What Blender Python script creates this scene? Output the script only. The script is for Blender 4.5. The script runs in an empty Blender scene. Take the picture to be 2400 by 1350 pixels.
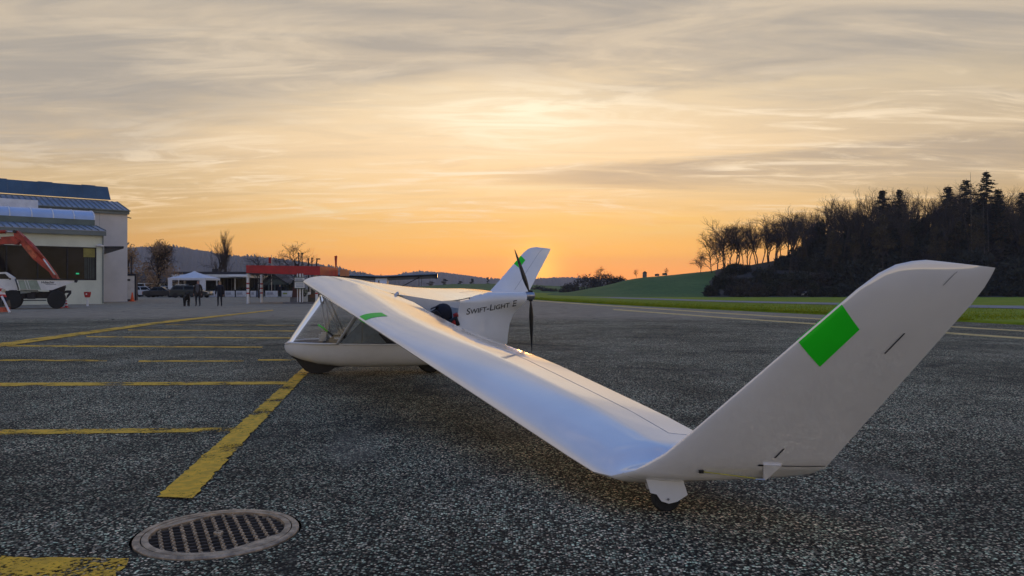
import bpy, bmesh, math, random
import numpy as np
from mathutils import Vector, Matrix, Euler
R = math.radians
S = bpy.context.scene
COL = S.collection
rng = random.Random(7)
NR = np.random.default_rng(11)

# ------------------------------------------------------------------ camera
CAM_H, FPX, HORIZ = 1.15, 1800.0, 676.0
cam = bpy.data.cameras.new('camera'); cam_o = bpy.data.objects.new('camera', cam); COL.objects.link(cam_o)
cam.sensor_width = 36.0; cam.lens = 36.0 * FPX / 2400.0
cam.clip_start = 0.05; cam.clip_end = 30000
cam_o.location = (0, 0, CAM_H)
cam_o.rotation_euler = (R(90) + math.atan((HORIZ - 675) / FPX), 0, 0)
S.camera = cam_o

# ------------------------------------------------------------------ world, sun, exposure
SUN_AZ, SUN_EL = R(1.9), R(1.3)           # azimuth east of +Y
SUN_DIR = Vector((math.sin(SUN_AZ) * math.cos(SUN_EL), math.cos(SUN_AZ) * math.cos(SUN_EL), math.sin(SUN_EL)))
def srgb(r, g, b):
    f = lambda c: (c / 255 / 12.92) if c / 255 <= .04045 else ((c / 255 + .055) / 1.055) ** 2.4
    return (f(r), f(g), f(b), 1)
W = bpy.data.worlds.new('World'); S.world = W; W.use_nodes = True
wt = W.node_tree; wt.nodes.clear()
def N(t, typ, **kw):
    n = t.nodes.new(typ)
    for k, v in kw.items(): setattr(n, k, v)
    return n
def L(t, a, b): t.links.new(a, b)
def M(t, op, a, b=None, c=None, clamp=False):
    n = N(t, 'ShaderNodeMath', operation=op, use_clamp=clamp)
    for i, v in enumerate((a, b, c)):
        if v is None: continue
        if isinstance(v, (int, float)): n.inputs[i].default_value = v
        else: L(t, v, n.inputs[i])
    return n.outputs[0]
def MIX(t, f, a, b, blend='MIX'):
    n = N(t, 'ShaderNodeMix', data_type='RGBA', blend_type=blend)
    for s, v in ((n.inputs[0], f), (n.inputs[6], a), (n.inputs[7], b)):
        if isinstance(v, (int, float)): s.default_value = v
        elif isinstance(v, tuple): s.default_value = v
        else: L(t, v, s)
    return n.outputs[2]
def RAMP(t, f, stops, interp='LINEAR'):
    n = N(t, 'ShaderNodeValToRGB'); cr = n.color_ramp; cr.interpolation = interp
    while len(cr.elements) < len(stops): cr.elements.new(.5)
    for e, (p, c) in zip(cr.elements, stops):
        e.position = p; e.color = c if len(c) == 4 else (*c, 1)
    L(t, f, n.inputs[0]); return n.outputs[0]
def SMOOTH(t, v, lo, hi, a=0., b=1.):
    n = N(t, 'ShaderNodeMapRange', interpolation_type='SMOOTHSTEP')
    L(t, v, n.inputs[0])
    for i, q in enumerate((lo, hi, a, b)): n.inputs[i + 1].default_value = q
    return n.outputs[0]
def NOISE(t, vec, scale, detail=5, rough=.55, dist=0., dims='3D'):
    n = N(t, 'ShaderNodeTexNoise', noise_dimensions=dims)
    if vec is not None: L(t, vec, n.inputs['Vector'])
    n.inputs['Scale'].default_value = scale; n.inputs['Detail'].default_value = detail
    n.inputs['Roughness'].default_value = rough; n.inputs['Distortion'].default_value = dist
    return n.outputs[0]
def build_world():
    t = wt
    tc = N(t, 'ShaderNodeTexCoord')
    nz = N(t, 'ShaderNodeVectorMath', operation='NORMALIZE'); L(t, tc.outputs['Generated'], nz.inputs[0])
    sp = N(t, 'ShaderNodeSeparateXYZ'); L(t, nz.outputs[0], sp.inputs[0])
    x, y, z = sp.outputs
    zc = M(t, 'MAXIMUM', z, 0.0)
    az = M(t, 'ARCTAN2', x, y)                                   # 0 at +Y, + to the right
    # clear-sky gradients: towards the sunset, and away from it
    sunset = RAMP(t, zc, [(0, srgb(255, 152, 34)), (.02, srgb(255, 166, 46)), (.045, srgb(252, 184, 70)), (.08, srgb(242, 192, 108)),
                          (.12, srgb(236, 202, 148)), (.17, srgb(232, 205, 166)), (.24, srgb(222, 202, 170)), (.31, srgb(220, 202, 174)),
                          (.38, srgb(178, 172, 166)), (.52, srgb(122, 148, 190)), (.75, srgb(84, 128, 196)), (1, srgb(76, 120, 196))])
    away = RAMP(t, zc, [(0, srgb(244, 222, 208)), (.06, srgb(250, 230, 216)), (.15, srgb(244, 228, 220)), (.3, srgb(200, 200, 212)),
                        (.5, srgb(134, 156, 198)), (.75, srgb(84, 128, 196)), (1, srgb(76, 120, 196))])
    hx = M(t, 'ADD', M(t, 'MULTIPLY', x, math.sin(SUN_AZ)), M(t, 'MULTIPLY', y, math.cos(SUN_AZ)))
    hl = M(t, 'SQRT', M(t, 'ADD', M(t, 'MULTIPLY', x, x), M(t, 'MULTIPLY', y, y)))
    ca = M(t, 'DIVIDE', hx, M(t, 'MAXIMUM', hl, .001))
    base = MIX(t, SMOOTH(t, ca, -.35, .75), away, sunset)
    off = SMOOTH(t, ca, .86, 1.0)                                # duller to either side of the sun's column
    base = MIX(t, 1.0, base, MIX(t, off, (.86, .865, .875, 1), (1.24, 1.19, 1.10, 1)), 'MULTIPLY')
    low = SMOOTH(t, zc, .085, .0)                                # the lowest air glows strongest
    base = MIX(t, 1.0, base, MIX(t, low, (1, 1, 1, 1), (1.55, 1.42, .85, 1)), 'MULTIPLY')
    # cirrus: noise on a flat layer overhead
    den = M(t, 'ADD', zc, .09)
    cv = N(t, 'ShaderNodeCombineXYZ'); L(t, M(t, 'DIVIDE', x, den), cv.inputs[0]); L(t, M(t, 'DIVIDE', y, den), cv.inputs[1])
    def layer(rot, sc, loc, scale, det, ro, di):
        mp = N(t, 'ShaderNodeMapping'); L(t, cv.outputs[0], mp.inputs[0])
        mp.inputs['Rotation'].default_value = (0, 0, R(rot)); mp.inputs['Scale'].default_value = (*sc, 1); mp.inputs['Location'].default_value = (*loc, 0)
        return NOISE(t, mp.outputs[0], scale, det, ro, di)
    big = layer(24, (.50, 1.15), (3.1, 1.7), 1.15, 4, .52, .9)
    fine = layer(30, (.60, 1.7), (0, 0), 2.4, 7, .62, 1.5)
    wisp = layer(21, (.38, 1.4), (5.3, 2.2), 2.6, 7, .60, 1.4)
    band = layer(17, (.17, 1.4), (.0, 4.3), 1.5, 3, .5, .5)
    nwarp = M(t, 'MULTIPLY', M(t, 'SUBTRACT', big, .5), .20)
    nw2 = M(t, 'MULTIPLY', M(t, 'SUBTRACT', fine, .5), .09)
    # grey veil over the upper sky, with a frayed lower edge
    zb = M(t, 'ADD', M(t, 'ADD', .268, M(t, 'MULTIPLY', M(t, 'MINIMUM', M(t, 'ADD', az, .067), 0.), .225)), M(t, 'MULTIPLY', M(t, 'MAXIMUM', az, 0.), -.06))
    veil = SMOOTH(t, M(t, 'ADD', M(t, 'ADD', M(t, 'SUBTRACT', z, zb), nwarp), nw2), -.035, .045)
    veil = M(t, 'MULTIPLY', veil, SMOOTH(t, zc, .62, .40))
    veilc = MIX(t, SMOOTH(t, M(t, 'ADD', wisp, M(t, 'MULTIPLY', big, .6)), .62, 1.05), srgb(168, 160, 150), srgb(200, 184, 162))
    c1 = MIX(t, M(t, 'MULTIPLY', veil, M(t, 'MULTIPLY', SMOOTH(t, ca, .1, .7), .92)), base, veilc)
    # long grey bank low on the right
    zt = M(t, 'ADD', .158, M(t, 'MULTIPLY', az, .035)); hb = M(t, 'ADD', .022, M(t, 'MULTIPLY', M(t, 'MAXIMUM', az, 0.), .045))
    dzb = M(t, 'ADD', M(t, 'SUBTRACT', zt, z), M(t, 'MULTIPLY', M(t, 'SUBTRACT', fine, .5), .016))
    bank = M(t, 'MULTIPLY', SMOOTH(t, dzb, -.002, .008), SMOOTH(t, M(t, 'DIVIDE', dzb, hb), 1.7, .6))
    bank = M(t, 'MULTIPLY', bank, SMOOTH(t, az, -.10, .16))
    c1 = MIX(t, M(t, 'MULTIPLY', bank, .72), c1, MIX(t, SMOOTH(t, wisp, .4, .7), srgb(186, 168, 146), srgb(208, 184, 150)))
    # darker streaks and sunlit fibres
    up = SMOOTH(t, zc, .05, .13)
    calm = M(t, 'SUBTRACT', 1., M(t, 'MULTIPLY', veil, .72))
    shade = M(t, 'MULTIPLY', M(t, 'MULTIPLY', calm, M(t, 'ADD', M(t, 'MULTIPLY', SMOOTH(t, band, .46, .64), .55), M(t, 'MULTIPLY', SMOOTH(t, wisp, .52, .34), .45))), up)
    c1 = MIX(t, M(t, 'MULTIPLY', shade, .55), c1, MIX(t, 1., c1, (.72, .74, .80, 1), 'MULTIPLY'))
    near = SMOOTH(t, ca, .70, .995)
    lit = M(t, 'MULTIPLY', SMOOTH(t, big, .36, .62), SMOOTH(t, fine, .45, .66))
    lit = M(t, 'MAXIMUM', lit, M(t, 'MULTIPLY', SMOOTH(t, wisp, .54, .72), .6))
    litc = MIX(t, SMOOTH(t, zc, .02, .16), (1.05, .64, .22, 1), (1.06, .86, .60, 1))
    amt = M(t, 'MULTIPLY', M(t, 'MULTIPLY', M(t, 'MULTIPLY', lit, calm), SMOOTH(t, zc, .40, .22, .3, 1.)), M(t, 'ADD', .50, M(t, 'MULTIPLY', near, .48)))
    amt = M(t, 'MULTIPLY', M(t, 'MULTIPLY', amt, SMOOTH(t, ca, .2, .8)), SMOOTH(t, zc, .03, .10))
    c2 = MIX(t, amt, c1, litc)
    # thin bright streaks
    for (a0, hw, z0, sl, th, st) in ((.0, .085, .131, .0, .0030, .75), (-.27, .17, .092, .115, .0040, .40), (-.255, .035, .103, -.23, .003, .45)):
        q = M(t, 'ADD', M(t, 'POWER', M(t, 'DIVIDE', M(t, 'SUBTRACT', az, a0), hw), 4.), M(t, 'POWER', M(t, 'DIVIDE', M(t, 'ADD', M(t, 'SUBTRACT', M(t, 'SUBTRACT', z, z0), M(t, 'MULTIPLY', M(t, 'SUBTRACT', az, a0), sl)), M(t, 'MULTIPLY', M(t, 'SUBTRACT', wisp, .5), .012)), th), 2.))
        c2 = MIX(t, M(t, 'MULTIPLY', M(t, 'POWER', 2.718, M(t, 'MULTIPLY', q, -1.)), st), c2, (1.0, .78, .44, 1))
    # low cloud bank to the right of the sun
    n4 = N(t, 'ShaderNodeMapping'); L(t, nz.outputs[0], n4.inputs[0]); n4.inputs['Scale'].default_value = (4, 4, 40)
    puff = NOISE(t, n4.outputs[0], 1.6, 5, .6, .8)
    g = M(t, 'ADD', M(t, 'POWER', M(t, 'DIVIDE', M(t, 'SUBTRACT', az, .145), .115), 4.), M(t, 'POWER', M(t, 'DIVIDE', M(t, 'SUBTRACT', M(t, 'SUBTRACT', z, .074), M(t, 'MULTIPLY', az, .04)), .0155), 2.))
    pmk = M(t, 'MULTIPLY', M(t, 'POWER', 2.718, M(t, 'MULTIPLY', g, -1.)), SMOOTH(t, puff, .40, .58))
    c2 = MIX(t, M(t, 'MULTIPLY', pmk, .9), c2, (1.12, .66, .16, 1))
    # glow round the setting sun
    dt = N(t, 'ShaderNodeVectorMath', operation='DOT_PRODUCT'); L(t, nz.outputs[0], dt.inputs[0]); dt.inputs[1].default_value = SUN_DIR
    d = M(t, 'MAXIMUM', dt.outputs['Value'], 0.)
    gl1 = M(t, 'POWER', d, 2600.); gl2 = M(t, 'POWER', d, 70.)
    c3 = MIX(t, 1., c2, MIX(t, gl1, (0, 0, 0, 1), (.8, .50, .06, 1)), 'ADD')
    c3 = MIX(t, 1., c3, MIX(t, M(t, 'MULTIPLY', gl2, .25), (0, 0, 0, 1), (.30, .14, .02, 1)), 'ADD')
    # thick bright cirrus high above the sun
    g2 = M(t, 'ADD', M(t, 'POWER', M(t, 'DIVIDE', M(t, 'SUBTRACT', az, .01), .13), 2.), M(t, 'POWER', M(t, 'DIVIDE', M(t, 'SUBTRACT', z, .215), .035), 2.))
    pg = M(t, 'POWER', 2.718, M(t, 'MULTIPLY', g2, -1.))
    c3 = MIX(t, M(t, 'MULTIPLY', pg, M(t, 'ADD', .25, M(t, 'MULTIPLY', SMOOTH(t, fine, .38, .66), .75))), c3, (1.12, .97, .70, 1))
    sky = N(t, 'ShaderNodeTexSky', sky_type='NISHITA'); sky.sun_disc = False
    sky.sun_elevation = SUN_EL; sky.sun_rotation = SUN_AZ; sky.air_density = 1.2; sky.dust_density = 2.0
    bg1 = N(t, 'ShaderNodeBackground'); L(t, sky.outputs[0], bg1.inputs[0]); bg1.inputs[1].default_value = .006
    bg2 = N(t, 'ShaderNodeBackground'); L(t, c3, bg2.inputs[0]); bg2.inputs[1].default_value = .96
    ad = N(t, 'ShaderNodeAddShader'); L(t, bg1.outputs[0], ad.inputs[0]); L(t, bg2.outputs[0], ad.inputs[1])
    out = N(t, 'ShaderNodeOutputWorld'); L(t, ad.outputs[0], out.inputs[0])
build_world()
sun = bpy.data.lights.new('sun', 'SUN'); sun_o = bpy.data.objects.new('sun', sun); COL.objects.link(sun_o)
sun.energy = .18; sun.angle = R(5); sun.color = (1.0, .48, .16)
sun_o.rotation_euler = (-SUN_DIR).to_track_quat('-Z', 'Y').to_euler()
sun_o.location = (0, 0, 60)
S.view_settings.view_transform = 'Standard'; S.view_settings.look = 'None'
S.view_settings.exposure = 0.2
S.cycles.max_bounces = 6; S.cycles.diffuse_bounces = 3; S.cycles.glossy_bounces = 3; S.cycles.transmission_bounces = 4; S.cycles.transparent_max_bounces = 10; S.cycles.volume_bounces = 0; S.view_settings.gamma = 1.0; S.view_settings.use_curve_mapping = False

# ------------------------------------------------------------------ helpers
def ss(a, b, v):
    q = min(1, max(0, (v - a) / (b - a))); return q * q * (3 - 2 * q)
def zg(X, Y):                                  # the field falls away gently to the right of the apron
    return -.006 * max(0., Y - 30) * ss(-6, 14, X)
def at(x, y, d):                               # photograph measurement at distance d -> point of the place
    return Vector(((x - 1200) / FPX * d, d, CAM_H - (y - HORIZ) / FPX * d))
def G(x, y, dz=0.):                            # photograph measurement of something lying on the ground
    d = CAM_H * FPX / max(.5, y - HORIZ)
    for _ in range(40):
        X = (x - 1200) / FPX * d
        d = .5 * d + .5 * (CAM_H - zg(X, d)) * FPX / max(.5, y - HORIZ)
    X = (x - 1200) / FPX * d
    return Vector((X, d, zg(X, d) + dz))
def tag(o, label=None, cat=None, group=None, kind=None):
    if label: o['label'] = label
    if cat: o['category'] = cat
    if group: o['group'] = group
    if kind: o['kind'] = kind
    return o
def empty(name, loc=(0, 0, 0), rz=0., scale=1.):
    o = bpy.data.objects.new(name, None); COL.objects.link(o)
    o.location = loc; o.rotation_euler = (0, 0, rz); o.scale = (scale,) * 3; o.empty_display_size = .2
    return o
def link(name, me, parent=None, mats=None):
    o = bpy.data.objects.new(name, me); COL.objects.link(o)
    if parent is not None: o.parent = parent
    return o
def copy_tree(o, parent=None):
    c = o.copy(); COL.objects.link(c); c.parent = parent
    for ch in o.children: copy_tree(ch, c)
    return c
class MB:
    def __init__(s): s.v = []; s.f = []; s.mi = []
    def add(s, vs, fs, mi=0):
        b = len(s.v); s.v += [tuple(p) for p in vs]
        for f in fs: s.f.append([b + i for i in f]); s.mi.append(mi)
        return s
    def box(s, c, d, rz=0., mi=0, taper=1.):
        x, y, z = d[0] / 2, d[1] / 2, d[2] / 2; cs, sn = math.cos(rz), math.sin(rz); vs = []
        for k, (a, b) in ((-1, (x, y)), (1, (x * taper, y * taper))):
            for i, j in ((-1, -1), (1, -1), (1, 1), (-1, 1)):
                px, py = i * a, j * b
                vs.append((c[0] + px * cs - py * sn, c[1] + px * sn + py * cs, c[2] + k * z))
        return s.add(vs, [(3, 2, 1, 0), (4, 5, 6, 7), (0, 1, 5, 4), (1, 2, 6, 5), (2, 3, 7, 6), (3, 0, 4, 7)], mi)
    def hexa(s, p, mi=0):                      # 8 points: bottom loop, top loop
        return s.add(p, [(3, 2, 1, 0), (4, 5, 6, 7), (0, 1, 5, 4), (1, 2, 6, 5), (2, 3, 7, 6), (3, 0, 4, 7)], mi)
    def prism(s, poly, axis, a, b, mi=0):      # poly of 2D points extruded along axis from a to b
        n = len(poly)
        def P(q, w): return {'x': (w, q[0], q[1]), 'y': (q[0], w, q[1]), 'z': (q[0], q[1], w)}[axis]
        vs = [P(q, a) for q in poly] + [P(q, b) for q in poly]
        fs = [tuple(range(n))[::-1], tuple(range(n, 2 * n))] + [(i, (i + 1) % n, n + (i + 1) % n, n + i) for i in range(n)]
        return s.add(vs, fs, mi)
    def tube(s, pts, r, n=8, cap=True, mi=0):
        pts = [Vector(p) for p in pts]; rs = r if isinstance(r, (list, tuple)) else [r] * len(pts)
        rings = []; up = Vector((0, 0, 1))
        for i, p in enumerate(pts):
            t = (pts[min(i + 1, len(pts) - 1)] - pts[max(i - 1, 0)]).normalized()
            a = t.cross(up if abs(t.z) < .95 else Vector((1, 0, 0))).normalized(); b = t.cross(a)
            rings.append([p + (a * math.cos(6.2832 * k / n) + b * math.sin(6.2832 * k / n)) * rs[i] for k in range(n)])
        return s.loft(rings, True, cap, mi)
    def loft(s, rings, closed=True, cap=True, mi=0):
        n = len(rings[0]); vs = [p for r in rings for p in r]; fs = []
        for i in range(len(rings) - 1):
            for k in range(n if closed else n - 1):
                k2 = (k + 1) % n
                fs.append((i * n + k, i * n + k2, (i + 1) * n + k2, (i + 1) * n + k))
        if cap and closed: fs += [tuple(range(n))[::-1], tuple((len(rings) - 1) * n + k for k in range(n))]
        return s.add(vs, fs, mi)
    def lathe(s, prof, c=(0, 0, 0), axis='z', n=20, mi=0, cap=True):   # prof: (radius, height)
        rings = []
        for r, h in prof:
            ring = []
            for k in range(n):
                a = 6.28319 * k / n; u, v = r * math.cos(a), r * math.sin(a)
                q = {'z': (u, v, h), 'x': (h, u, v), 'y': (u, h, v)}[axis]
                ring.append((c[0] + q[0], c[1] + q[1], c[2] + q[2]))
            rings.append(ring)
        return s.loft(rings, True, cap, mi)
    def mesh(s, name, mats, smooth=False, angle=None, recalc=True):
        me = bpy.data.meshes.new(name); me.from_pydata(s.v, [], s.f)
        for m in (mats if isinstance(mats, (list, tuple)) else [mats]): me.materials.append(m)
        me.polygons.foreach_set('material_index', s.mi)
        if recalc and len(s.f) < 60000:
            bm = bmesh.new(); bm.from_mesh(me); bmesh.ops.recalc_face_normals(bm, faces=bm.faces)
            bm.to_mesh(me); bm.free()
        if smooth or angle:
            me.polygons.foreach_set('use_smooth', [True] * len(me.polygons))
            if angle: me.set_sharp_from_angle(angle=R(angle))
        me.update(); return me
    def build(s, name, mats, parent=None, smooth=False, angle=None, recalc=True):
        return link(name, s.mesh(name, mats, smooth, angle, recalc), parent)
def quick_box(name, mat_, parent, c, d, rz=0., bevel=0.):
    o = MB().box(c, d, rz).build(name, mat_, parent)
    if bevel:
        m = o.modifiers.new('bevel', 'BEVEL'); m.width = bevel; m.segments = 2
    return o
def eval_mesh(o, name):
    dg = bpy.context.evaluated_depsgraph_get(); dg.update()
    me = bpy.data.meshes.new_from_object(o.evaluated_get(dg)); me.name = name
    return me
def text_mesh(body, small_caps=True, shear=0., bold=0., name='lettering'):
    cu = bpy.data.curves.new('t', 'FONT'); cu.body = body; cu.size = 1.; cu.shear = shear; cu.resolution_u = 3
    cu.offset = bold; cu.small_caps_scale = .76
    if small_caps:
        for f in cu.body_format: f.use_small_caps = True
    o = bpy.data.objects.new('t', cu); COL.objects.link(o)
    me = eval_mesh(o, name)
    bpy.data.objects.remove(o)
    return me

# ------------------------------------------------------------------ materials
def newmat(name):
    m = bpy.data.materials.new(name); m.use_nodes = True
    t = m.node_tree; b = t.nodes['Principled BSDF']; return m, t, b
def pm(name, col, rough=.6, metal=0., var=.18, scale=4., bump=0., coat=0., spec=.5, coat_ior=1.5, detail=4):
    m, t, b = newmat(name)
    tc = N(t, 'ShaderNodeTexCoord')
    n = NOISE(t, tc.outputs['Object'], scale, detail, .6)
    f = SMOOTH(t, n, .3, .7)
    lo = tuple(c * (1 - var) for c in col) + (1,); hi = tuple(min(1, c * (1 + var * .6)) for c in col) + (1,)
    L(t, MIX(t, f, lo, hi), b.inputs['Base Color'])
    b.inputs['Roughness'].default_value = rough; b.inputs['Metallic'].default_value = metal
    b.inputs['Specular IOR Level'].default_value = spec
    if coat:
        b.inputs['Coat Weight'].default_value = coat; L(t, SMOOTH(t, NOISE(t, tc.outputs['Object'], 2.2, 5, .65), .3, .75, .02, .10), b.inputs['Coat Roughness']); b.inputs['Coat IOR'].default_value = coat_ior
    if bump:
        bn = N(t, 'ShaderNodeBump'); bn.inputs['Strength'].default_value = bump; bn.inputs['Distance'].default_value = .02
        L(t, NOISE(t, tc.outputs['Object'], scale * 6, 4, .6), bn.inputs['Height']); L(t, bn.outputs[0], b.inputs['Normal'])
    return m
MT = {}
MT['gel'] = pm('white_gelcoat', (.84, .81, .77), .32, 0, .06, 1.6, coat=1., coat_ior=2.4)
MT['gel2'] = pm('white_gelcoat_pod', (.74, .74, .72), .38, 0, .05, 4., coat=.6)
MT['green'] = pm('signal_green', (.01, .70, .01), .45, 0, .04, 5.)
MT['black'] = pm('black_plastic', (.012, .012, .014), .45, 0, .2, 8.)
MT['rubber'] = pm('rubber', (.018, .018, .018), .8, 0, .3, 20., .3)
MT['carbon'] = pm('carbon_blade', (.015, .013, .013), .28, 0, .2, 12., coat=.5)
MT['seam'] = pm('seam_dark', (.05, .05, .055), .7, 0, .2, 20.)
MT['seamlight'] = pm('seam_pale', (.42, .41, .40), .6, 0, .1, 20.)
MT['alu'] = pm('aluminium_tube', (.55, .56, .58), .35, .8, .1, 10.)
MT['tube'] = pm('grey_tube', (.46, .48, .50), .45, 0, .1, 6.)
MT['cloth'] = pm('grey_blue_fabric', (.34, .41, .48), .8, 0, .2, 10.)
MT['darkcloth'] = pm('dark_fabric', (.02, .022, .028), .85, 0, .3, 10.)
MT['red'] = pm('red_pad', (.45, .03, .03), .6, 0, .2, 10.)
MT['yellowcord'] = pm('yellow_cord', (.5, .45, .05), .7, 0, .2, 20.)
MT['steel'] = pm('steel', (.4, .4, .42), .35, .9, .15, 10.)
MT['redpaint'] = pm('deep_red_paint', (.40, .009, .016), .45, 0, .25, 1.5)
MT['excavator'] = pm('excavator_red', (.42, .045, .02), .5, 0, .5, 2.5, .2)
MT['white'] = pm('white_paint', (.72, .72, .70), .5, 0, .12, 2.)
MT['plaster'] = pm('cream_plaster', (.70, .72, .58), .9, 0, .10, .7, .1)
MT['plaster2'] = pm('grey_plaster', (.66, .62, .58), .9, 0, .08, .6, .1)
MT['zinc'] = pm('standing_seam_metal', (.28, .31, .36), .45, .35, .15, .8)
MT['fascia'] = pm('fascia_metal', (.17, .20, .20), .5, .2, .15, 1.)
MT['bluepanel'] = pm('blue_sheet', (.08, .125, .16), .4, .2, .2, .5)
MT['barrel'] = pm('translucent_sheet', (.42, .53, .72), .25, 0, .08, .8)
MT['curb'] = pm('green_curb', (.13, .17, .15), .6, 0, .15, 1.)
MT['darkmetal'] = pm('dark_metal', (.025, .025, .03), .55, .3, .4, 4.)
MT['orange'] = pm('cone_orange', (.75, .10, .015), .55, 0, .12, 6.)
MT['conered'] = pm('cone_red', (.55, .03, .03), .55, 0, .2, 6.)
MT['conewhite'] = pm('cone_white', (.75, .72, .70), .55, 0, .15, 6.)
MT['roofdark'] = pm('dark_roof', (.035, .034, .04), .8, 0, .3, .6)
MT['roofbrown'] = pm('brown_tiles', (.07, .055, .045), .85, 0, .35, 1.2, .3)
MT['cream'] = pm('pale_render', (.5, .47, .42), .85, 0, .12, 1.)
MT['bark'] = pm('bark', (.045, .036, .030), .9, 0, .4, 3.)
MT['barkpale'] = pm('pale_bark', (.09, .08, .07), .9, 0, .3, 3.)
MT['twig'] = pm('twigs', (.05, .038, .030), .9, 0, .3, 2.)
MT['twigbrown'] = pm('brown_leaves', (.36, .23, .12), .9, 0, .4, 1.2)
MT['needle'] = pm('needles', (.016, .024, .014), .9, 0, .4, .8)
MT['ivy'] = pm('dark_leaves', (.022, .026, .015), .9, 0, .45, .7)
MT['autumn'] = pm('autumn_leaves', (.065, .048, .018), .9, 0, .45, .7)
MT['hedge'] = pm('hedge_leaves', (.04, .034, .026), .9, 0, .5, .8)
MT['skin'] = pm('skin', (.42, .22, .16), .6, 0, .1, 8.)
MT['hair'] = pm('blond_hair', (.28, .19, .09), .8, 0, .3, 20.)
MT['jacket'] = pm('brown_jacket', (.030, .020, .016), .85, 0, .3, 10.)
MT['shirt'] = pm('grey_shirt', (.09, .09, .10), .85, 0, .2, 10.)
MT['navy'] = pm('navy_coat', (.010, .012, .022), .85, 0, .3, 10.)
MT['trouser'] = pm('dark_trousers', (.015, .016, .02), .85, 0, .3, 10.)
MT['fur'] = pm('black_fur', (.012, .011, .011), .8, 0, .4, 14.)
MT['cow'] = pm('cow_hide', (.02, .02, .02), .8, 0, .4, 2.)
MT['cowwhite'] = pm('cow_white', (.5, .48, .45), .8, 0, .2, 2.)
MT['concrete'] = pm('concrete', (.16, .155, .15), .9, 0, .25, 2., .2)
MT['castiron'] = pm('worn_cast_iron', (.46, .33, .20), .5, .1, .55, 16., .4)
MT['castdark'] = pm('dark_cast_iron', (.09, .07, .055), .7, .1, .3, 20.)
MT['pit'] = pm('pit', (.006, .006, .007), .95, 0, .3, 5.)
MT['chrome'] = pm('wheel_alloy', (.5, .5, .52), .35, .7, .15, 5.)
MT['sock'] = pm('windsock', (.50, .05, .02), .8, 0, .3, 3.)
MT['flag'] = pm('flag_red', (.40, .03, .03), .8, 0, .2, 3.)
MT['banner'] = pm('banner', (.62, .62, .64), .6, 0, .25, 1.5)
MT['print'] = pm('print_blue_grey', (.12, .14, .20), .7, 0, .4, 3.)
MT['tent'] = pm('tent_cloth', (.68, .68, .70), .8, 0, .08, 2.)
MT['litter'] = pm('leaf_litter', (.040, .030, .020), .95, 0, .4, .3, .3)
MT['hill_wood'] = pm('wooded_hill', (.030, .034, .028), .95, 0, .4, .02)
def glass_mat(name, tint, alpha, rough=.03):
    m, t, b = newmat(name)
    b.inputs['Base Color'].default_value = (*tint, 1); b.inputs['Roughness'].default_value = rough
    tr = N(t, 'ShaderNodeBsdfTransparent'); tr.inputs[0].default_value = (.96, .97, .97, 1)
    gl = N(t, 'ShaderNodeBsdfGlossy'); gl.inputs['Roughness'].default_value = rough; gl.inputs[0].default_value = (1, 1, 1, 1)
    fr = N(t, 'ShaderNodeFresnel'); fr.inputs[0].default_value = 1.45
    df = N(t, 'ShaderNodeBsdfDiffuse'); df.inputs[0].default_value = (*tint, 1)
    m1 = N(t, 'ShaderNodeMixShader'); m1.inputs[0].default_value = alpha; L(t, tr.outputs[0], m1.inputs[1]); L(t, df.outputs[0], m1.inputs[2])
    m2 = N(t, 'ShaderNodeMixShader'); L(t, fr.outputs[0], m2.inputs[0]); L(t, m1.outputs[0], m2.inputs[1]); L(t, gl.outputs[0], m2.inputs[2])
    L(t, m2.outputs[0], t.nodes['Material Output'].inputs[0]); return m
MT['canopy'] = glass_mat('acrylic_canopy', (.5, .5, .52), .05)
def darkglass(name, col):
    m, t, b = newmat(name)
    tc = N(t, 'ShaderNodeTexCoord'); n = NOISE(t, tc.outputs['Object'], .7, 4, .6)
    L(t, MIX(t, SMOOTH(t, n, .35, .65), tuple(c * .5 for c in col) + (1,), tuple(c * 1.5 for c in col) + (1,)), b.inputs['Base Color'])
    b.inputs['Roughness'].default_value = .08; b.inputs['IOR'].default_value = 1.25; return m
MT['glass'] = darkglass('window_glass', (.012, .012, .014))
MT['carglass'] = darkglass('car_glass', (.012, .015, .018))
def carpaint(name, col): return pm(name, col, .35, .1, .06, 2., coat=1.)
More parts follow.
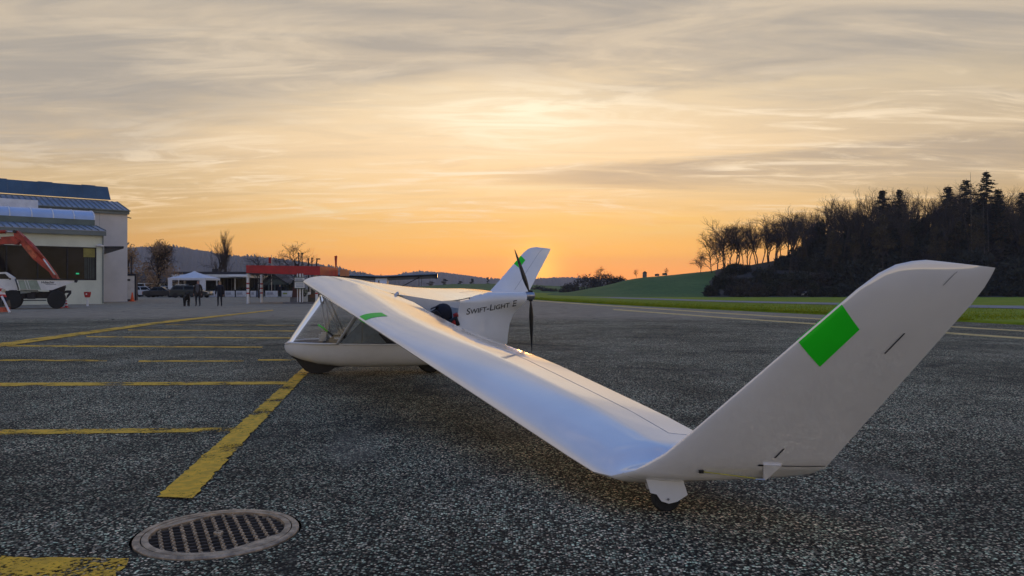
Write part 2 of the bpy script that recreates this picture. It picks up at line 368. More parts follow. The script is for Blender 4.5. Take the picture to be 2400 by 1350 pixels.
def asphalt():
    m, t, b = newmat('asphalt')
    g = N(t, 'ShaderNodeNewGeometry'); p = g.outputs['Position']
    vo = N(t, 'ShaderNodeTexVoronoi', feature='F1'); L(t, p, vo.inputs['Vector']); vo.inputs['Scale'].default_value = 84.
    sp = N(t, 'ShaderNodeSeparateColor'); L(t, vo.outputs['Color'], sp.inputs[0])
    stone = RAMP(t, sp.outputs[0], [(0, (.010, .010, .010)), (.30, (.036, .037, .034)), (.56, (.12, .121, .112)), (.78, (.30, .295, .27)), (1, (.78, .75, .68))])
    tint = MIX(t, .55, stone, MIX(t, sp.outputs[1], (.62, 1.12, .95, 1), (1.35, .95, .80, 1)), 'MULTIPLY')
    gap = SMOOTH(t, vo.outputs['Distance'], .35, .75)
    c = MIX(t, gap, tint, (.008, .008, .008, 1))
    vo2 = N(t, 'ShaderNodeTexVoronoi', feature='F1'); L(t, p, vo2.inputs['Vector']); vo2.inputs['Scale'].default_value = 24.
    s2 = N(t, 'ShaderNodeSeparateColor'); L(t, vo2.outputs['Color'], s2.inputs[0])
    big = M(t, 'MULTIPLY', SMOOTH(t, s2.outputs[0], .80, .96), SMOOTH(t, vo2.outputs['Distance'], .42, .22))
    c = MIX(t, M(t, 'MULTIPLY', big, .40), c, (.36, .345, .32, 1))
    # worn and patched areas
    w1 = NOISE(t, p, .35, 5, .6); w2 = NOISE(t, p, 1.7, 5, .65); w3 = NOISE(t, p, .06, 3, .5)
    f = M(t, 'ADD', M(t, 'ADD', SMOOTH(t, w1, .32, .68, .66, 1.38), SMOOTH(t, w2, .3, .72, -.22, .30)), SMOOTH(t, w3, .35, .65, -.12, .16))
    cb = N(t, 'ShaderNodeCombineColor')
    for i in range(3): L(t, f, cb.inputs[i])
    c = MIX(t, 1., c, cb.outputs[0], 'MULTIPLY')
    # paler old surface far left, where another layer was laid
    spx = N(t, 'ShaderNodeSeparateXYZ'); L(t, p, spx.inputs[0])
    old = SMOOTH(t, M(t, 'ADD', spx.outputs[1], M(t, 'MULTIPLY', w2, 3.)), 27, 34)
    c = MIX(t, M(t, 'MULTIPLY', old, .75), c, MIX(t, SMOOTH(t, w2, .3, .7), (.21, .19, .175, 1), (.31, .28, .255, 1)))
    # smooth sealed smears
    mp = N(t, 'ShaderNodeMapping'); L(t, p, mp.inputs[0]); mp.inputs['Scale'].default_value = (.9, .35, 1); mp.inputs['Rotation'].default_value = (0, 0, R(25))
    sm = M(t, 'MULTIPLY', SMOOTH(t, NOISE(t, mp.outputs[0], 1.3, 5, .6), .56, .68), .30)
    c = MIX(t, sm, c, (.19, .18, .168, 1))
    wv = N(t, 'ShaderNodeVectorMath', operation='MULTIPLY_ADD'); nn = N(t, 'ShaderNodeTexNoise'); L(t, p, nn.inputs['Vector']); nn.inputs['Scale'].default_value = .9; nn.inputs['Detail'].default_value = 4
    L(t, nn.outputs['Color'], wv.inputs[0]); wv.inputs[1].default_value = (1.6, 1.6, 0); L(t, p, wv.inputs[2])
    vc = N(t, 'ShaderNodeTexVoronoi', feature='DISTANCE_TO_EDGE'); L(t, wv.outputs[0], vc.inputs['Vector']); vc.inputs['Scale'].default_value = .23
    crack = M(t, 'MULTIPLY', SMOOTH(t, vc.outputs['Distance'], .0045, .0015), SMOOTH(t, w1, .44, .58))
    c = MIX(t, M(t, 'MULTIPLY', crack, .8), c, (.008, .008, .008, 1))
    seal = M(t, 'MULTIPLY', SMOOTH(t, vc.outputs['Distance'], .016, .009), SMOOTH(t, w1, .50, .42))
    c = MIX(t, M(t, 'MULTIPLY', seal, .55), c, (.022, .022, .023, 1))
    stain = SMOOTH(t, NOISE(t, p, .8, 4, .7, .6), .60, .74)
    c = MIX(t, M(t, 'MULTIPLY', stain, .55), c, (.03, .03, .03, 1))
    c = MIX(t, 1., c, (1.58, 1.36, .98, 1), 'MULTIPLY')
    L(t, c, b.inputs['Base Color'])
    b.inputs['Roughness'].default_value = .85; b.inputs['Specular IOR Level'].default_value = .16
    bn = N(t, 'ShaderNodeBump'); bn.inputs['Strength'].default_value = .55; bn.inputs['Distance'].default_value = .006
    L(t, M(t, 'ADD', M(t, 'MULTIPLY', vo.outputs['Distance'], -1.), M(t, 'MULTIPLY', sp.outputs[2], .7)), bn.inputs['Height'])
    L(t, bn.outputs[0], b.inputs['Normal']); return m
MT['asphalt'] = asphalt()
def roadpaint(name, col, wear=.5):
    m, t, b = newmat(name)
    g = N(t, 'ShaderNodeNewGeometry'); p = g.outputs['Position']
    vo = N(t, 'ShaderNodeTexVoronoi', feature='F1'); L(t, p, vo.inputs['Vector']); vo.inputs['Scale'].default_value = 60.
    n1 = NOISE(t, p, 48., 3, .7); n2 = NOISE(t, p, 2.2, 4, .6); n3 = NOISE(t, p, 14., 4, .6)
    L(t, MIX(t, SMOOTH(t, n3, .3, .7), tuple(c * .72 for c in col) + (1,), tuple(c * 1.1 for c in col) + (1,)), b.inputs['Base Color'])
    b.inputs['Roughness'].default_value = .7
    bn = N(t, 'ShaderNodeBump'); bn.inputs['Strength'].default_value = .4; bn.inputs['Distance'].default_value = .005
    L(t, vo.outputs['Distance'], bn.inputs['Height']); L(t, bn.outputs[0], b.inputs['Normal'])
    tr = N(t, 'ShaderNodeBsdfTransparent')
    hole = SMOOTH(t, M(t, 'ADD', n1, M(t, 'MULTIPLY', M(t, 'SUBTRACT', n2, .5), 1.3)), .74 - wear * .22, .80 - wear * .16)
    mx = N(t, 'ShaderNodeMixShader'); L(t, hole, mx.inputs[0]); L(t, b.outputs[0], mx.inputs[1]); L(t, tr.outputs[0], mx.inputs[2])
    L(t, mx.outputs[0], t.nodes['Material Output'].inputs[0]); return m
MT['yellow'] = roadpaint('yellow_marking', (.97, .50, .008), .85)
MT['yellowworn'] = roadpaint('worn_yellow_marking', (.95, .49, .010), 1.25)
MT['palepaint'] = roadpaint('cream_marking', (.80, .54, .17), .3)
def grass_mat(name, a, b_, sc=.4):
    m, t, b = newmat(name)
    g = N(t, 'ShaderNodeNewGeometry'); p = g.outputs['Position']
    n1 = NOISE(t, p, sc, 5, .65); n2 = NOISE(t, p, sc * 14, 4, .7)
    c = MIX(t, SMOOTH(t, n1, .32, .68), (*a, 1), (*b_, 1))
    c = MIX(t, SMOOTH(t, n2, .3, .75, 0, .6), c, MIX(t, 1., c, (.5, .55, .4, 1), 'MULTIPLY'))
    L(t, c, b.inputs['Base Color']); b.inputs['Roughness'].default_value = .9; b.inputs['Specular IOR Level'].default_value = .2
    bn = N(t, 'ShaderNodeBump'); bn.inputs['Strength'].default_value = .6; bn.inputs['Distance'].default_value = .06
    L(t, n2, bn.inputs['Height']); L(t, bn.outputs[0], b.inputs['Normal']); return m
MT['grass'] = grass_mat('short_grass', (.17, .25, .006), (.33, .36, .014), .35)
MT['blade'] = grass_mat('grass_blades', (.18, .25, .006), (.34, .35, .014), .5)
MT['meadow'] = grass_mat('meadow', (.07, .15, .04), (.11, .19, .05), .05)
MT['earth'] = grass_mat('far_ground', (.04, .065, .02), (.06, .075, .03), .02)

# ------------------------------------------------------------------ ground, apron, field, hills
EDGE_A, EDGE_B = G(1250, 702.5), G(2400, 762)
ESL = (EDGE_A.x - EDGE_B.x) / (EDGE_A.y - EDGE_B.y)
def edge_x(Y): return EDGE_B.x + ESL * (Y - EDGE_B.y)
MH = G(512, 1248); MH_R = .378
def build_ground():
    xs = [-4200, -2000, -900, -300, -100, -40, -20, -6, 0, 8, 14, 40, 100, 300, 900, 2000, 4200]
    ys = [-450, -400, -60, 0, 30, 60, 100, 170, 300, 600, 1200, 2500, 4150]
    vs = [(x, y, max(-6., zg(x, y)) - .16) for y in ys for x in xs]; n = len(xs)
    fs = [(j * n + i, j * n + i + 1, (j + 1) * n + i + 1, (j + 1) * n + i) for j in range(len(ys) - 1) for i in range(n - 1)]
    hole = [f for f in fs]
    tag(MB().add(vs, hole).build('ground', MT['earth']), 'far flat ground reaching to the hills', None, None, 'structure')
    # apron, with a round hole where the drain sits
    hx0, hx1, hy0, hy1 = MH.x - .6, MH.x + .6, MH.y - .6, MH.y + .6
    xl = [-150, -60, -30, -15, -8, -6, hx0, hx1, 2, 5, 8, 11, 14, 17, 200]
    yl = [-14, -4, 1, hy0, hy1, 6, 10, 16, 23, 30, 38, 46, 55, 65, 78, 95, 115, 140, 175]
    m = MB()
    for j in range(len(yl) - 1):
        for i in range(len(xl) - 1):
            if abs(xl[i] - hx0) < 1e-6 and abs(yl[j] - hy0) < 1e-6: continue
            q = []
            for (a, b) in ((i, j), (i + 1, j), (i + 1, j + 1), (i, j + 1)):
                Y = yl[b]; X = min(xl[a], edge_x(Y)); q.append((X, Y, zg(X, Y)))
            if q[1][0] - q[0][0] < 1e-4 and q[2][0] - q[3][0] < 1e-4: continue
            m.add(q, [(0, 1, 2, 3)])
    n = 64; ring, sq = [], []
    for k in range(n):
        a = 6.283185 * k / n; c, s = math.cos(a), math.sin(a); q = .6 / max(abs(c), abs(s))
        ring.append((MH.x + MH_R * c, MH.y + MH_R * s, 0)); sq.append((MH.x + q * c, MH.y + q * s, 0))
    m.add(ring + sq, [(k, n + k, n + (k + 1) % n, (k + 1) % n) for k in range(n)])
    bm = m.mesh('asphalt_apron', MT['asphalt'])
    b = bmesh.new(); b.from_mesh(bm); bmesh.ops.remove_doubles(b, verts=b.verts, dist=1e-5); b.to_mesh(bm); b.free()
    apron = tag(link('asphalt_apron', bm), 'worn dark asphalt apron with coarse pale stones', None, None, 'structure')
    return apron
APRON = build_ground()
DIRE = Vector((EDGE_B.x - EDGE_A.x, EDGE_B.y - EDGE_A.y, 0)).normalized(); NRM = Vector((-DIRE.y, DIRE.x, 0))
if NRM.x < 0: NRM = -NRM
def build_field():
    m = MB(); sl = [-700, -400, -220, -120, -70, -40, -20, -8, 0, 8, 16, 24, 32, 40, 48, 56, 64, 80, 110, 160]
    wl = [0, .05, 1, 3, 6, 10, 15, 22, 30, 40, 55, 75, 100, 140, 200, 400, 900]; n = len(wl); vs = []
    for s in sl:
        for i, w in enumerate(wl):
            p = Vector((EDGE_A.x, EDGE_A.y, 0)) + DIRE * s + NRM * w
            vs.append((p.x, p.y, max(-5, zg(p.x, p.y)) + (.06 if i else -.05)))
    m.add(vs, [(j * n + i, j * n + i + 1, (j + 1) * n + i + 1, (j + 1) * n + i) for j in range(len(sl) - 1) for i in range(n - 1)])
    tag(m.build('grass_field', MT['grass'], smooth=True), 'short green airfield grass beyond the apron edge', None, None, 'structure')
build_field()
def strip(name, rows, mat_, parent, dz=.005):   # rows: (x, ytop, ybottom) in the photograph
    m = MB(); n = len(rows)
    a = [G(x, y0, dz) for x, y0, y1 in rows]; b = [G(x, y1, dz) for x, y0, y1 in rows]
    m.add(a + b, [(i, i + 1, n + i + 1, n + i) for i in range(n - 1)])
    return m.build(name, mat_, parent)
def dense(rows, k=10):
    out = []
    for i in range(len(rows) - 1):
        for j in range(k):
            f = j / k; out.append(tuple(p + (q - p) * f for p, q in zip(rows[i], rows[i + 1])))
    return out + [rows[-1]]
def mark(name, quad, mat_, dz=.005):
    q = [G(x, y, dz) for x, y in quad]; rr = random.Random(int(quad[0][1] * 7)); pts = []
    for i in range(len(q)):                       # ragged hand-painted edges
        p0, p1 = q[i], q[(i + 1) % len(q)]; ln = (p1 - p0).length; n = int(min(160, max(1, ln / .05)))
        nr = Vector((-(p1 - p0).y, (p1 - p0).x, 0)).normalized() if ln > 1e-6 else Vector((0, 0, 0))
        for k in range(n):
            w = .006 + .004 * math.sin(k * .7); pts.append(p0 + (p1 - p0) * (k / n) + nr * (rr.gauss(0, w) if k else 0))
    return MB().add(pts, [tuple(range(len(pts)))]).build(name, mat_, APRON)
mark('yellow_line', [(367, 1168), (450, 1171), (724, 872), (712, 862)], MT['yellow'], .009)['label'] = 'bold yellow guide line running to the nose wheel'
mark('yellow_line', [(-700, 1295), (302, 1311), (272, 1356), (-700, 1356)], MT['yellowworn'])
mark('yellow_line', [(-700, 1015), (549, 1003), (541, 1013), (-700, 1029)], MT['yellowworn'])
mark('yellow_line', [(-700, 900.6), (671, 895), (665, 901.5), (-700, 911)], MT['yellow'])
mark('yellow_line', [(-700, 838), (250, 844), (250, 847.5), (-700, 843)], MT['yellowworn'])
mark('yellow_line', [(325, 845), (572, 845), (572, 848), (325, 849)], MT['yellowworn'])
mark('yellow_line', [(605, 843), (705, 842), (705, 845), (605, 846)], MT['yellow'])
mark('yellow_line', [(14, 809), (614, 813), (614, 815.5), (14, 812.5)], MT['yellow'])
mark('yellow_line', [(203, 788.3), (690, 791.5), (690, 793.7), (203, 790.8)], MT['yellow'])
mark('yellow_line', [(300, 772.8), (690, 775.3), (690, 777), (300, 774.6)], MT['yellow'])
mark('yellow_line', [(388, 760.6), (690, 762.2), (690, 763.6), (388, 762)], MT['yellowworn'])
mark('yellow_line', [(-700, 902), (-60, 813), (380, 753.5), (640, 726.5), (640, 728.5), (380, 758.5), (-60, 823), (-700, 917)], MT['yellow'], .013)['label'] = 'long yellow apron edge line slanting away to the fuel station'
strip('edge_line', dense([(1250, 703.9, 705.4), (1437, 716.4, 718.4), (1700, 733.4, 736), (2400, 774.8, 777.4), (2900, 804, 807.4)]), MT['palepaint'], APRON)
strip('taxi_line', dense([(1437, 724, 726.6), (1700, 743.6, 746.2), (2400, 791, 795.2), (2900, 825, 830.5)]), MT['palepaint'], APRON)
rw = strip('runway', dense([(1090, 684.2, 685.6), (1250, 690.8, 693.2), (1700, 706, 710), (2060, 714, 719.5), (2400, 719.5, 727), (2700, 724, 733)], 14), pm('runway_surface', (.24, .235, .22), .8, 0, .15, .3), None, .09)
tag(rw, 'narrow pale runway strip running through the grass', None, None, 'structure')
# crest rows of the wooded rise on the right, measured in the photograph at 235 m
HX = [1270, 1285, 1340, 1400, 1440, 1480, 1520, 1560, 1620, 1660, 1700, 1780, 1900, 2100, 2400, 2800]
HY = [693, 690, 684, 674, 666, 655, 648, 644, 641, 638, 630, 617, 603, 590, 575, 570]
def hill_z(x, d):
    X = (x - 1200) / FPX * d; z0 = zg(X, d) - .05
    zc = CAM_H - (np.interp(x, HX, HY) - HORIZ) / FPX * 235
    f = ss(168, 235, d); k = 1 - ss(235, 420, d)
    return z0 + (max(zc, z0) - z0) * min(f, k)
def build_hill():
    xs = np.linspace(1240, 2900, 110); ds = [160, 168, 176, 184, 192, 200, 208, 216, 225, 235, 250, 280, 330, 420]; n = len(ds); vs = []
    for x in xs:
        for d in ds:
            X = (x - 1200) / FPX * d
            w = .25 * math.sin(x * .031 + d * .11) * ss(172, 190, d) * ss(1300, 1420, x)
            vs.append((X, d, hill_z(x, d) + w - (.4 if d == 160 else 0)))
    fs = [(j * n + i, j * n + i + 1, (j + 1) * n + i + 1, (j + 1) * n + i) for j in range(len(xs) - 1) for i in range(n - 1)]
    tag(MB().add(vs, fs).build('hillside', MT['meadow'], smooth=True), 'green hillside rising to the wood beyond the runway', None, None, 'structure')
build_hill()
def build_floor():
    xs = np.linspace(1668, 2900, 90); ds = [169, 174, 180, 188, 196, 204, 212, 220, 228, 236, 250, 280]; n = len(ds); r = np.random.default_rng(8)
    vs = [((x + (r.normal() * 7 if k == 0 else 0) - 1200) / FPX * d, d + (r.normal() * 1.2 if d == 169 else 0), hill_z(x, d) + .25 * math.sin(x * .031 + d * .11) * ss(172, 190, d) * ss(1300, 1420, x) + .14) for k, x in enumerate(xs) for d in ds]
    fs = [(j * n + i, j * n + i + 1, (j + 1) * n + i + 1, (j + 1) * n + i) for j in range(len(xs) - 1) for i in range(n - 1)]
    tag(MB().add(vs, fs).build('forest_floor', MT['litter'], smooth=True), 'dark leaf-covered ground under the wood', None, None, 'structure')
build_floor()
def ridge(name, pts, d, front, back, mat_, label, jag, base_z=-6, sub=1.6, seed=1):
    r = np.random.default_rng(seed); x0, x1 = pts[0][0], pts[-1][0]
    xs = np.arange(x0, x1, sub); ys = np.interp(xs, [p[0] for p in pts], [p[1] for p in pts]); m = MB(); nrow = 7; vs = []
    for x, y in zip(xs, ys):
        top = CAM_H - (y - HORIZ) / FPX * d
        k = .5 + .5 * math.sin(x * .05) * math.sin(x * .017 + 1)
        tooth = abs(r.normal()) * jag * (.4 + k)
        for i in range(nrow):
            f = i / (nrow - 2) if i < nrow - 1 else 1
            if i < nrow - 1:
                dd = d - front * (1 - f); z = base_z + (top - base_z) * (f ** .8)
                z += (tooth if i == nrow - 2 else r.normal() * jag * .5 * min(1, 2 * f))
            else: dd = d + back; z = base_z
            vs.append(((x - 1200) / FPX * d * (dd / d) if i < nrow - 1 else (x - 1200) / FPX * d, dd, z))
    fs = [(j * nrow + i, j * nrow + i + 1, (j + 1) * nrow + i + 1, (j + 1) * nrow + i) for j in range(len(xs) - 1) for i in range(nrow - 1)]
    m.add(vs, fs)
    return tag(m.build(name, mat_, recalc=False), label, None, None, 'structure')
ridge('hills', [(-300, 590), (200, 585), (300, 583), (350, 579), (420, 581), (480, 589), (520, 598), (560, 602), (640, 606), (700, 614), (760, 624), (800, 632), (860, 643), (900, 651), (980, 664), (1060, 676)], 2600, 900, 300, MT['hill_wood'], 'long wooded hill fading into haze behind the restaurant', 4.5, seed=2)
ridge('hills', [(820, 668), (890, 653), (930, 645), (960, 639), (1000, 637), (1050, 641), (1100, 647), (1150, 655), (1200, 657), (1260, 654), (1300, 651), (1350, 652), (1420, 655), (1500, 660), (1700, 664), (2400, 668), (3000, 670)], 3700, 900, 300, MT['hill_wood'], 'distant tree-topped ridge below the setting sun', 5.0, seed=3)
ridge('meadow_rise', [(940, 676), (1000, 671), (1060, 666), (1150, 665), (1230, 667), (1290, 670), (1420, 675)], 430, 190, 120, MT['meadow'], 'low green meadow rise behind the propeller', .12, base_z=-1.6, sub=6, seed=4)
def build_blades():
    r = np.random.default_rng(5); m = MB(); vs, fs = [], []
    for k in range(42000):
        s = r.uniform(-25, 62); w = abs(r.exponential(5.)) if k % 3 else r.uniform(0, .5)
        if w > 34: continue
        p = Vector((EDGE_A.x, EDGE_A.y, 0)) + DIRE * s + NRM * w
        if p.y < 14 or abs(p.x / p.y) > .75: continue
        z = zg(p.x, p.y) + .05; h = r.uniform(.04, .10) * (1.3 if w < .4 else 1); a = r.uniform(0, 6.28); wd = r.uniform(.012, .03)
        ca, sa = math.cos(a) * wd, math.sin(a) * wd; b = len(vs)
        vs += [(p.x - ca, p.y - sa, z), (p.x + ca, p.y + sa, z), (p.x + r.normal() * .03, p.y + r.normal() * .03, z + h)]; fs.append((b, b + 1, b + 2))
    m.add(vs, fs); tag(m.build('grass', MT['blade'], recalc=False), 'green grass blades along the apron edge', 'grass', None, 'stuff')
build_blades()

# ------------------------------------------------------------------ manhole
def build_drain():
    root = empty('drain_cover', (MH.x, MH.y, 0), R(27))
    tag(root, 'round cast iron drain grate set in the asphalt by the yellow line', 'drain cover')
    n = 72
    MB().lathe([(.366, -.012), (.366, .002), (.360, .007), (.335, .007), (.332, -.02), (.366, -.02), (.366, -.012)], n=n, cap=False).build('frame_ring', MT['castiron'], root, angle=40)
    MB().lathe([(.329, -.02), (.329, .006), (.300, .008), (.297, -.03), (.329, -.03), (.329, -.02)], n=n, cap=False).build('grate_ring', MT['castiron'], root, angle=40)
    MB().lathe([(.376, -.02), (.376, -.13), (.001, -.13), (.001, -.131), (.377, -.131), (.377, -.02), (.376, -.02)], n=n, cap=False).build('pit', MT['pit'], root)
    pitch = .0495
    for i in range(-5, 6):                       # ridged zigzag bars
        x = i * pitch; L_ = math.sqrt(max(0, .303 ** 2 - x * x)); k = int(round(2 * L_ / .0245)); m = MB()
        pts = [(x + (.0065 if j % 2 else -.0065), -L_ + 2 * L_ * j / k) for j in range(k + 1)]
        rings = [[(px - .0032, py, -.010), (px - .0028, py, .003), (px + .0028, py, .003), (px + .0032, py, -.010)] for px, py in pts]
        m.loft(rings, True, True); m.build('grate_bar', MT['castiron'], root)
    for j in range(-6, 7):                       # lower cross ribs
        y = j * .0485; L_ = math.sqrt(max(0, .300 ** 2 - y * y))
        if L_ > .02: MB().box((0, y, -.012), (2 * L_, .007, .018)).build('cross_rib', MT['castdark'], root)
    for a in (R(118), R(-62)):                   # solid plates at the keyholes
        c, s = math.cos(a), math.sin(a); m = MB(); arc = [(.299 * math.cos(a + q), .299 * math.sin(a + q)) for q in np.linspace(-.52, .52, 10)]
        m.prism(arc, 'z', -.015, .0055); m.build('keyhole_plate', MT['castiron'], root)
    MB().lathe([(.022, -.02), (.022, .0035), (.010, .0045), (.010, -.02)], n=16).build('boss', MT['castiron'], root)
build_drain()

# ------------------------------------------------------------------ the motor glider
AX = Vector((.575, 10.7, 0)); ROLL, YAW = R(3.3), R(5.28)
PLANE = empty('motor_glider'); PLANE.location = AX; PLANE.rotation_euler = (ROLL, 0, YAW)
tag(PLANE, 'white tailless motor glider resting on its near wingtip wheel on the asphalt', 'aircraft')
# wing sections: v, x of nose, span, z of nose, chord, trailing-edge rise, thickness, turn angle
WS = np.array([
    [.00, -3.40, 0.00, 1.240, 1.13, -.14, .190, 0],
    [.05, -3.27, 0.33, 1.206, 1.36, -.22, .185, 0],
    [.10, -3.135, .656, 1.171, 1.38, -.25, .180, 0],
    [.33, -2.525, 2.165, 1.012, 1.21, -.18, .165, 0],
    [.66, -1.651, 4.33, .785, .985, .02, .15, 0],
    [.90, -1.015, 5.90, .619, .83, .09, .14, 0],
    [.97, -.83, 6.36, .571, .79, .09, .135, 0],
    [1.0, -.75, 6.55, .553, .79, .085, .13, 4],
    [1.1, -.68, 6.67, .565, .87, .0, .125, 22],
    [1.2, -.575, 6.755, .617, .91, -.045, .115, 48],
    [1.3, -.445, 6.81, .712, .845, -.09, .105, 62],
    [1.42, -.33, 6.86, .83, .80, -.085, .10, 66],
    [1.9, .335, 7.17, 1.56, .565, -.065, .095, 66],
    [1.95, .425, 7.19, 1.635, .52, -.062, .09, 66],
    [1.98, .50, 7.20, 1.675, .465, -.055, .075, 66],
    [1.995, .575, 7.205, 1.692, .40, -.045, .045, 66],
    [2.0, .64, 7.207, 1.698, .34, -.035, .012, 66]])
HV = [0, .1, .2, .35, .5, .6, .7, .8, .9, 1.0, 1.2]; HH = [.11, .10, .095, .085, .09, .10, .12, .135, .15, .125, .08]  # upper-surface heights, shaped so the rear panel reflects the sunset sky
def wing_pt(v, c, side, off=0.):               # c: -1 trailing edge below .. 0 nose .. +1 trailing edge above
    q = [np.interp(v, WS[:, 0], WS[:, i]) for i in range(1, 8)]
    xl, sp, zl, ch, dz, tk, ang = q; a = R(ang); u = abs(c); g = u ** 1.18
    t = 5 * tk * ch * (.2969 * math.sqrt(g) - .126 * g - .3516 * g ** 2 + .2843 * g ** 3 - .1036 * g ** 4)
    camb = .022 * ch * math.sin(math.pi * min(1, u)) * (1 - .9 * min(1, max(0, (v - 1) / .3)))
    h = camb + (t + off if c >= 0 else -t - off)
    if c > 0 and v < 1.2:                       # D-box nose, then a flat rear panel, its slope set to mirror the low sky
        m = .42; H = (np.interp(v, HV, HH)) * ch
        nose = H * (1 - (1 - min(1, u / m)) ** 2.3) ** .62
        w_ = ss(m - .07, m + .09, u); tail = H * 1.02 * (1 - u) / (1 - m)
        hu = min(nose, 9) * (1 - w_) + tail * w_ if u < m + .09 else tail
        k_ = ss(1.0, 1.18, v); h = (hu + off) * (1 - k_) + h * k_
    x = xl + ch * u - (off if u < .01 else 0); y = sp - math.sin(a) * h; z = zl + dz * u + math.cos(a) * h
    return (x, y * side, z)
NCH = 20
CU = [(1 - math.cos(math.pi * i / NCH)) / 2 for i in range(NCH + 1)]
def wing_loft(m, vs, side, c0=0., c1=1., close_end=True):
    cs = [q for q in CU if q < c1 - 1e-4] + [c1]
    if c0 > 0: cs = [c0] + [q for q in cs if q > c0 + 1e-4]
    seq = [-q for q in reversed(cs)] + ([q for q in cs] if c0 > 0 else [q for q in cs if q > 0])
    rings = [[wing_pt(v, c, side) for c in seq] for v in vs]
    m.loft(rings, True, close_end)
def wing_patch(name, v0, v1, c0, c1, side, mat_, parent, off=.0025, nv=12, nc=14, skew=0.):
    vs, fs = [], []
    for i in range(nv + 1):
        for j in range(nc + 1):
            vs.append(wing_pt(v0 + (v1 - v0) * i / nv - skew * abs(c0 + (c1 - c0) * j / nc), c0 + (c1 - c0) * j / nc, side, off))
    n = nc + 1
    fs = [(i * n + j, i * n + j + 1, (i + 1) * n + j + 1, (i + 1) * n + j) for i in range(nv) for j in range(nc)]
    return MB().add(vs, fs).build(name, mat_, parent, smooth=True, recalc=False)
EV0, EV1, EC = .52, .962, .735
for side in (-1, 1):                            # -1: near (port) wing
    m = MB()
    wing_loft(m, [0, .02, .05, .075, .1, .15, .22, .3, .38, .46, EV0 - .0006], side)
    wing_loft(m, [EV0 - .0006] + list(np.linspace(EV0, EV1, 9)) + [EV1 + .0006], side, 0, EC - .004)
    wing_loft(m, [EV1 + .0006, .985, 1., 1.025, 1.05, 1.075, 1.1, 1.125, 1.15], side)
    wing = m.build('wing', MT['gel'], PLANE, angle=38)
    m = MB(); wing_loft(m, list(np.linspace(EV0 + .001, EV1 - .001, 9)), side, EC, 1.); m.build('elevon', MT['gel'], wing, angle=38)
    wing_patch('hinge_seam', EV0, EV1, EC - .004, EC + .001, side, MT['seamlight'], wing, .0012, 20, 1)
    wing_patch('green_marking', .372, .403, -.02, .20, side, MT['green'], wing)
    wing_patch('panel_seam', .0, .055, .30, .306, side, MT['seam'], wing, .003, 8, 1)
    p = Vector(wing_pt(.028, .93, side)); MB().lathe([(.022, -.01), (.022, .012), (.014, .03), (0, .032)], p, 'z', 12).build('latch_knob', MT['alu'], wing, smooth=True)
    m = MB(); wing_loft(m, [1.15, 1.175, 1.2, 1.225, 1.25, 1.275, 1.3, 1.36, 1.42, 1.54, 1.66, 1.78, 1.9, 1.925, 1.95, 1.965, 1.98, 1.988, 1.995, 2.0], side)
    wl = m.build('winglet', MT['gel'], PLANE, angle=38)
    wing_patch('blend_seam', 1.148, 1.1515, -.98, .98, side, MT['seamlight'], wl, .0012, 1, 60)
    wing_patch('green_marking', 1.738, 1.858, -.30, .0, side, MT['green'], wl, skew=.2)
    wing_patch('green_marking', 1.738, 1.858, .0, .30, side, MT['green'], wl, skew=.2)
    wing_patch('rudder_seam', 1.36, 1.985, .60, .607, side, MT['seam'], wl, .003, 30, 1)
    wing_patch('rudder_seam', 1.945, 1.985, -.60, -.594, side, MT['seam'], wl, .003, 8, 1)
    wing_patch('rudder_seam', 1.312, 1.3165, -.66, -.985, side, MT['seam'], wl, .003, 1, 10)
    wing_patch('slot_mark', 1.735, 1.80, -.655, -.668, side, MT['seam'], wl, .003, 4, 1)
    wing_patch('slot_mark', 1.355, 1.405, -.60, -.612, side, MT['seam'], wl, .003, 4, 1)
    wing_patch('slot_mark', 1.310, 1.319, -.545, -.60, side, MT['black'], wl, .004, 1, 3)
    # rudder horn and cord on the outer face
    A = Vector(wing_pt(1.318, -.575, side, .0)); B = Vector(wing_pt(1.318, -.69, side, 0)); C_ = Vector(wing_pt(1.245, -.66, side, .022)); D = Vector(wing_pt(1.23, -.69, side, .026))
    m = MB(); o = Vector((0, side * .012, 0)); m.loft([[A, B, D, C_], [A + o, B + o, D + o, C_ + o]], True, True); m.build('rudder_horn', MT['gel'], wl)
    E = Vector(wing_pt(1.262, -.27, side, .010)); m = MB(); m.tube([E, (C_ + D) / 2 + Vector((0, side * .012, 0))], .0028, 6); m.build('rudder_cord', MT['yellowcord'], wl)
    m = MB(); m.box(E, (.022, .014, .016)); m.build('cord_guide', MT['black'], wl)
    m = MB(); m.tube([(C_ + D) / 2 + Vector((-.05, side * .012, .002)), (C_ + D) / 2 + Vector((.0, side * .014, 0))], .006, 6); m.build('shackle', MT['steel'], wl)
    # wingtip wheel in its fairing
    wx, wy = -.40, 6.705 * side; zc = .076 + math.tan(ROLL) * 6.705 - .004
    m = MB(); m.lathe([(.025, -.024), (.064, -.022), (.076, -.010), (.076, .010), (.064, .022), (.025, .024)], (wx, wy, zc), 'y', 28); m.build('wheel', MT['rubber'], PLANE, angle=40)
    m = MB(); top = zc + .105; zb = zc + .0
    out = [(wx - .115, top), (wx + .075, top), (wx + .103, zc + .022), (wx + .05, zb - .012), (wx + .005, zb - .022), (wx - .035, zb - .008), (wx - .06, zc + .028), (wx - .092, zc + .036)]
    for s2 in (-1, 1): m.prism(out, 'y', wy + s2 * .026, wy + s2 * .040)
    m.prism([(wx - .115, top), (wx + .075, top), (wx + .098, zc + .05), (wx - .10, zc + .07)], 'y', wy - .026, wy + .026)
    hf = m.build('wheel_fairing', MT['gel2'], PLANE)
    MB().lathe([(.006, -.003), (.006, .003)], (wx, wy + side * .042, zc + .002), 'y', 10).build('axle_bolt', MT['steel'], hf)

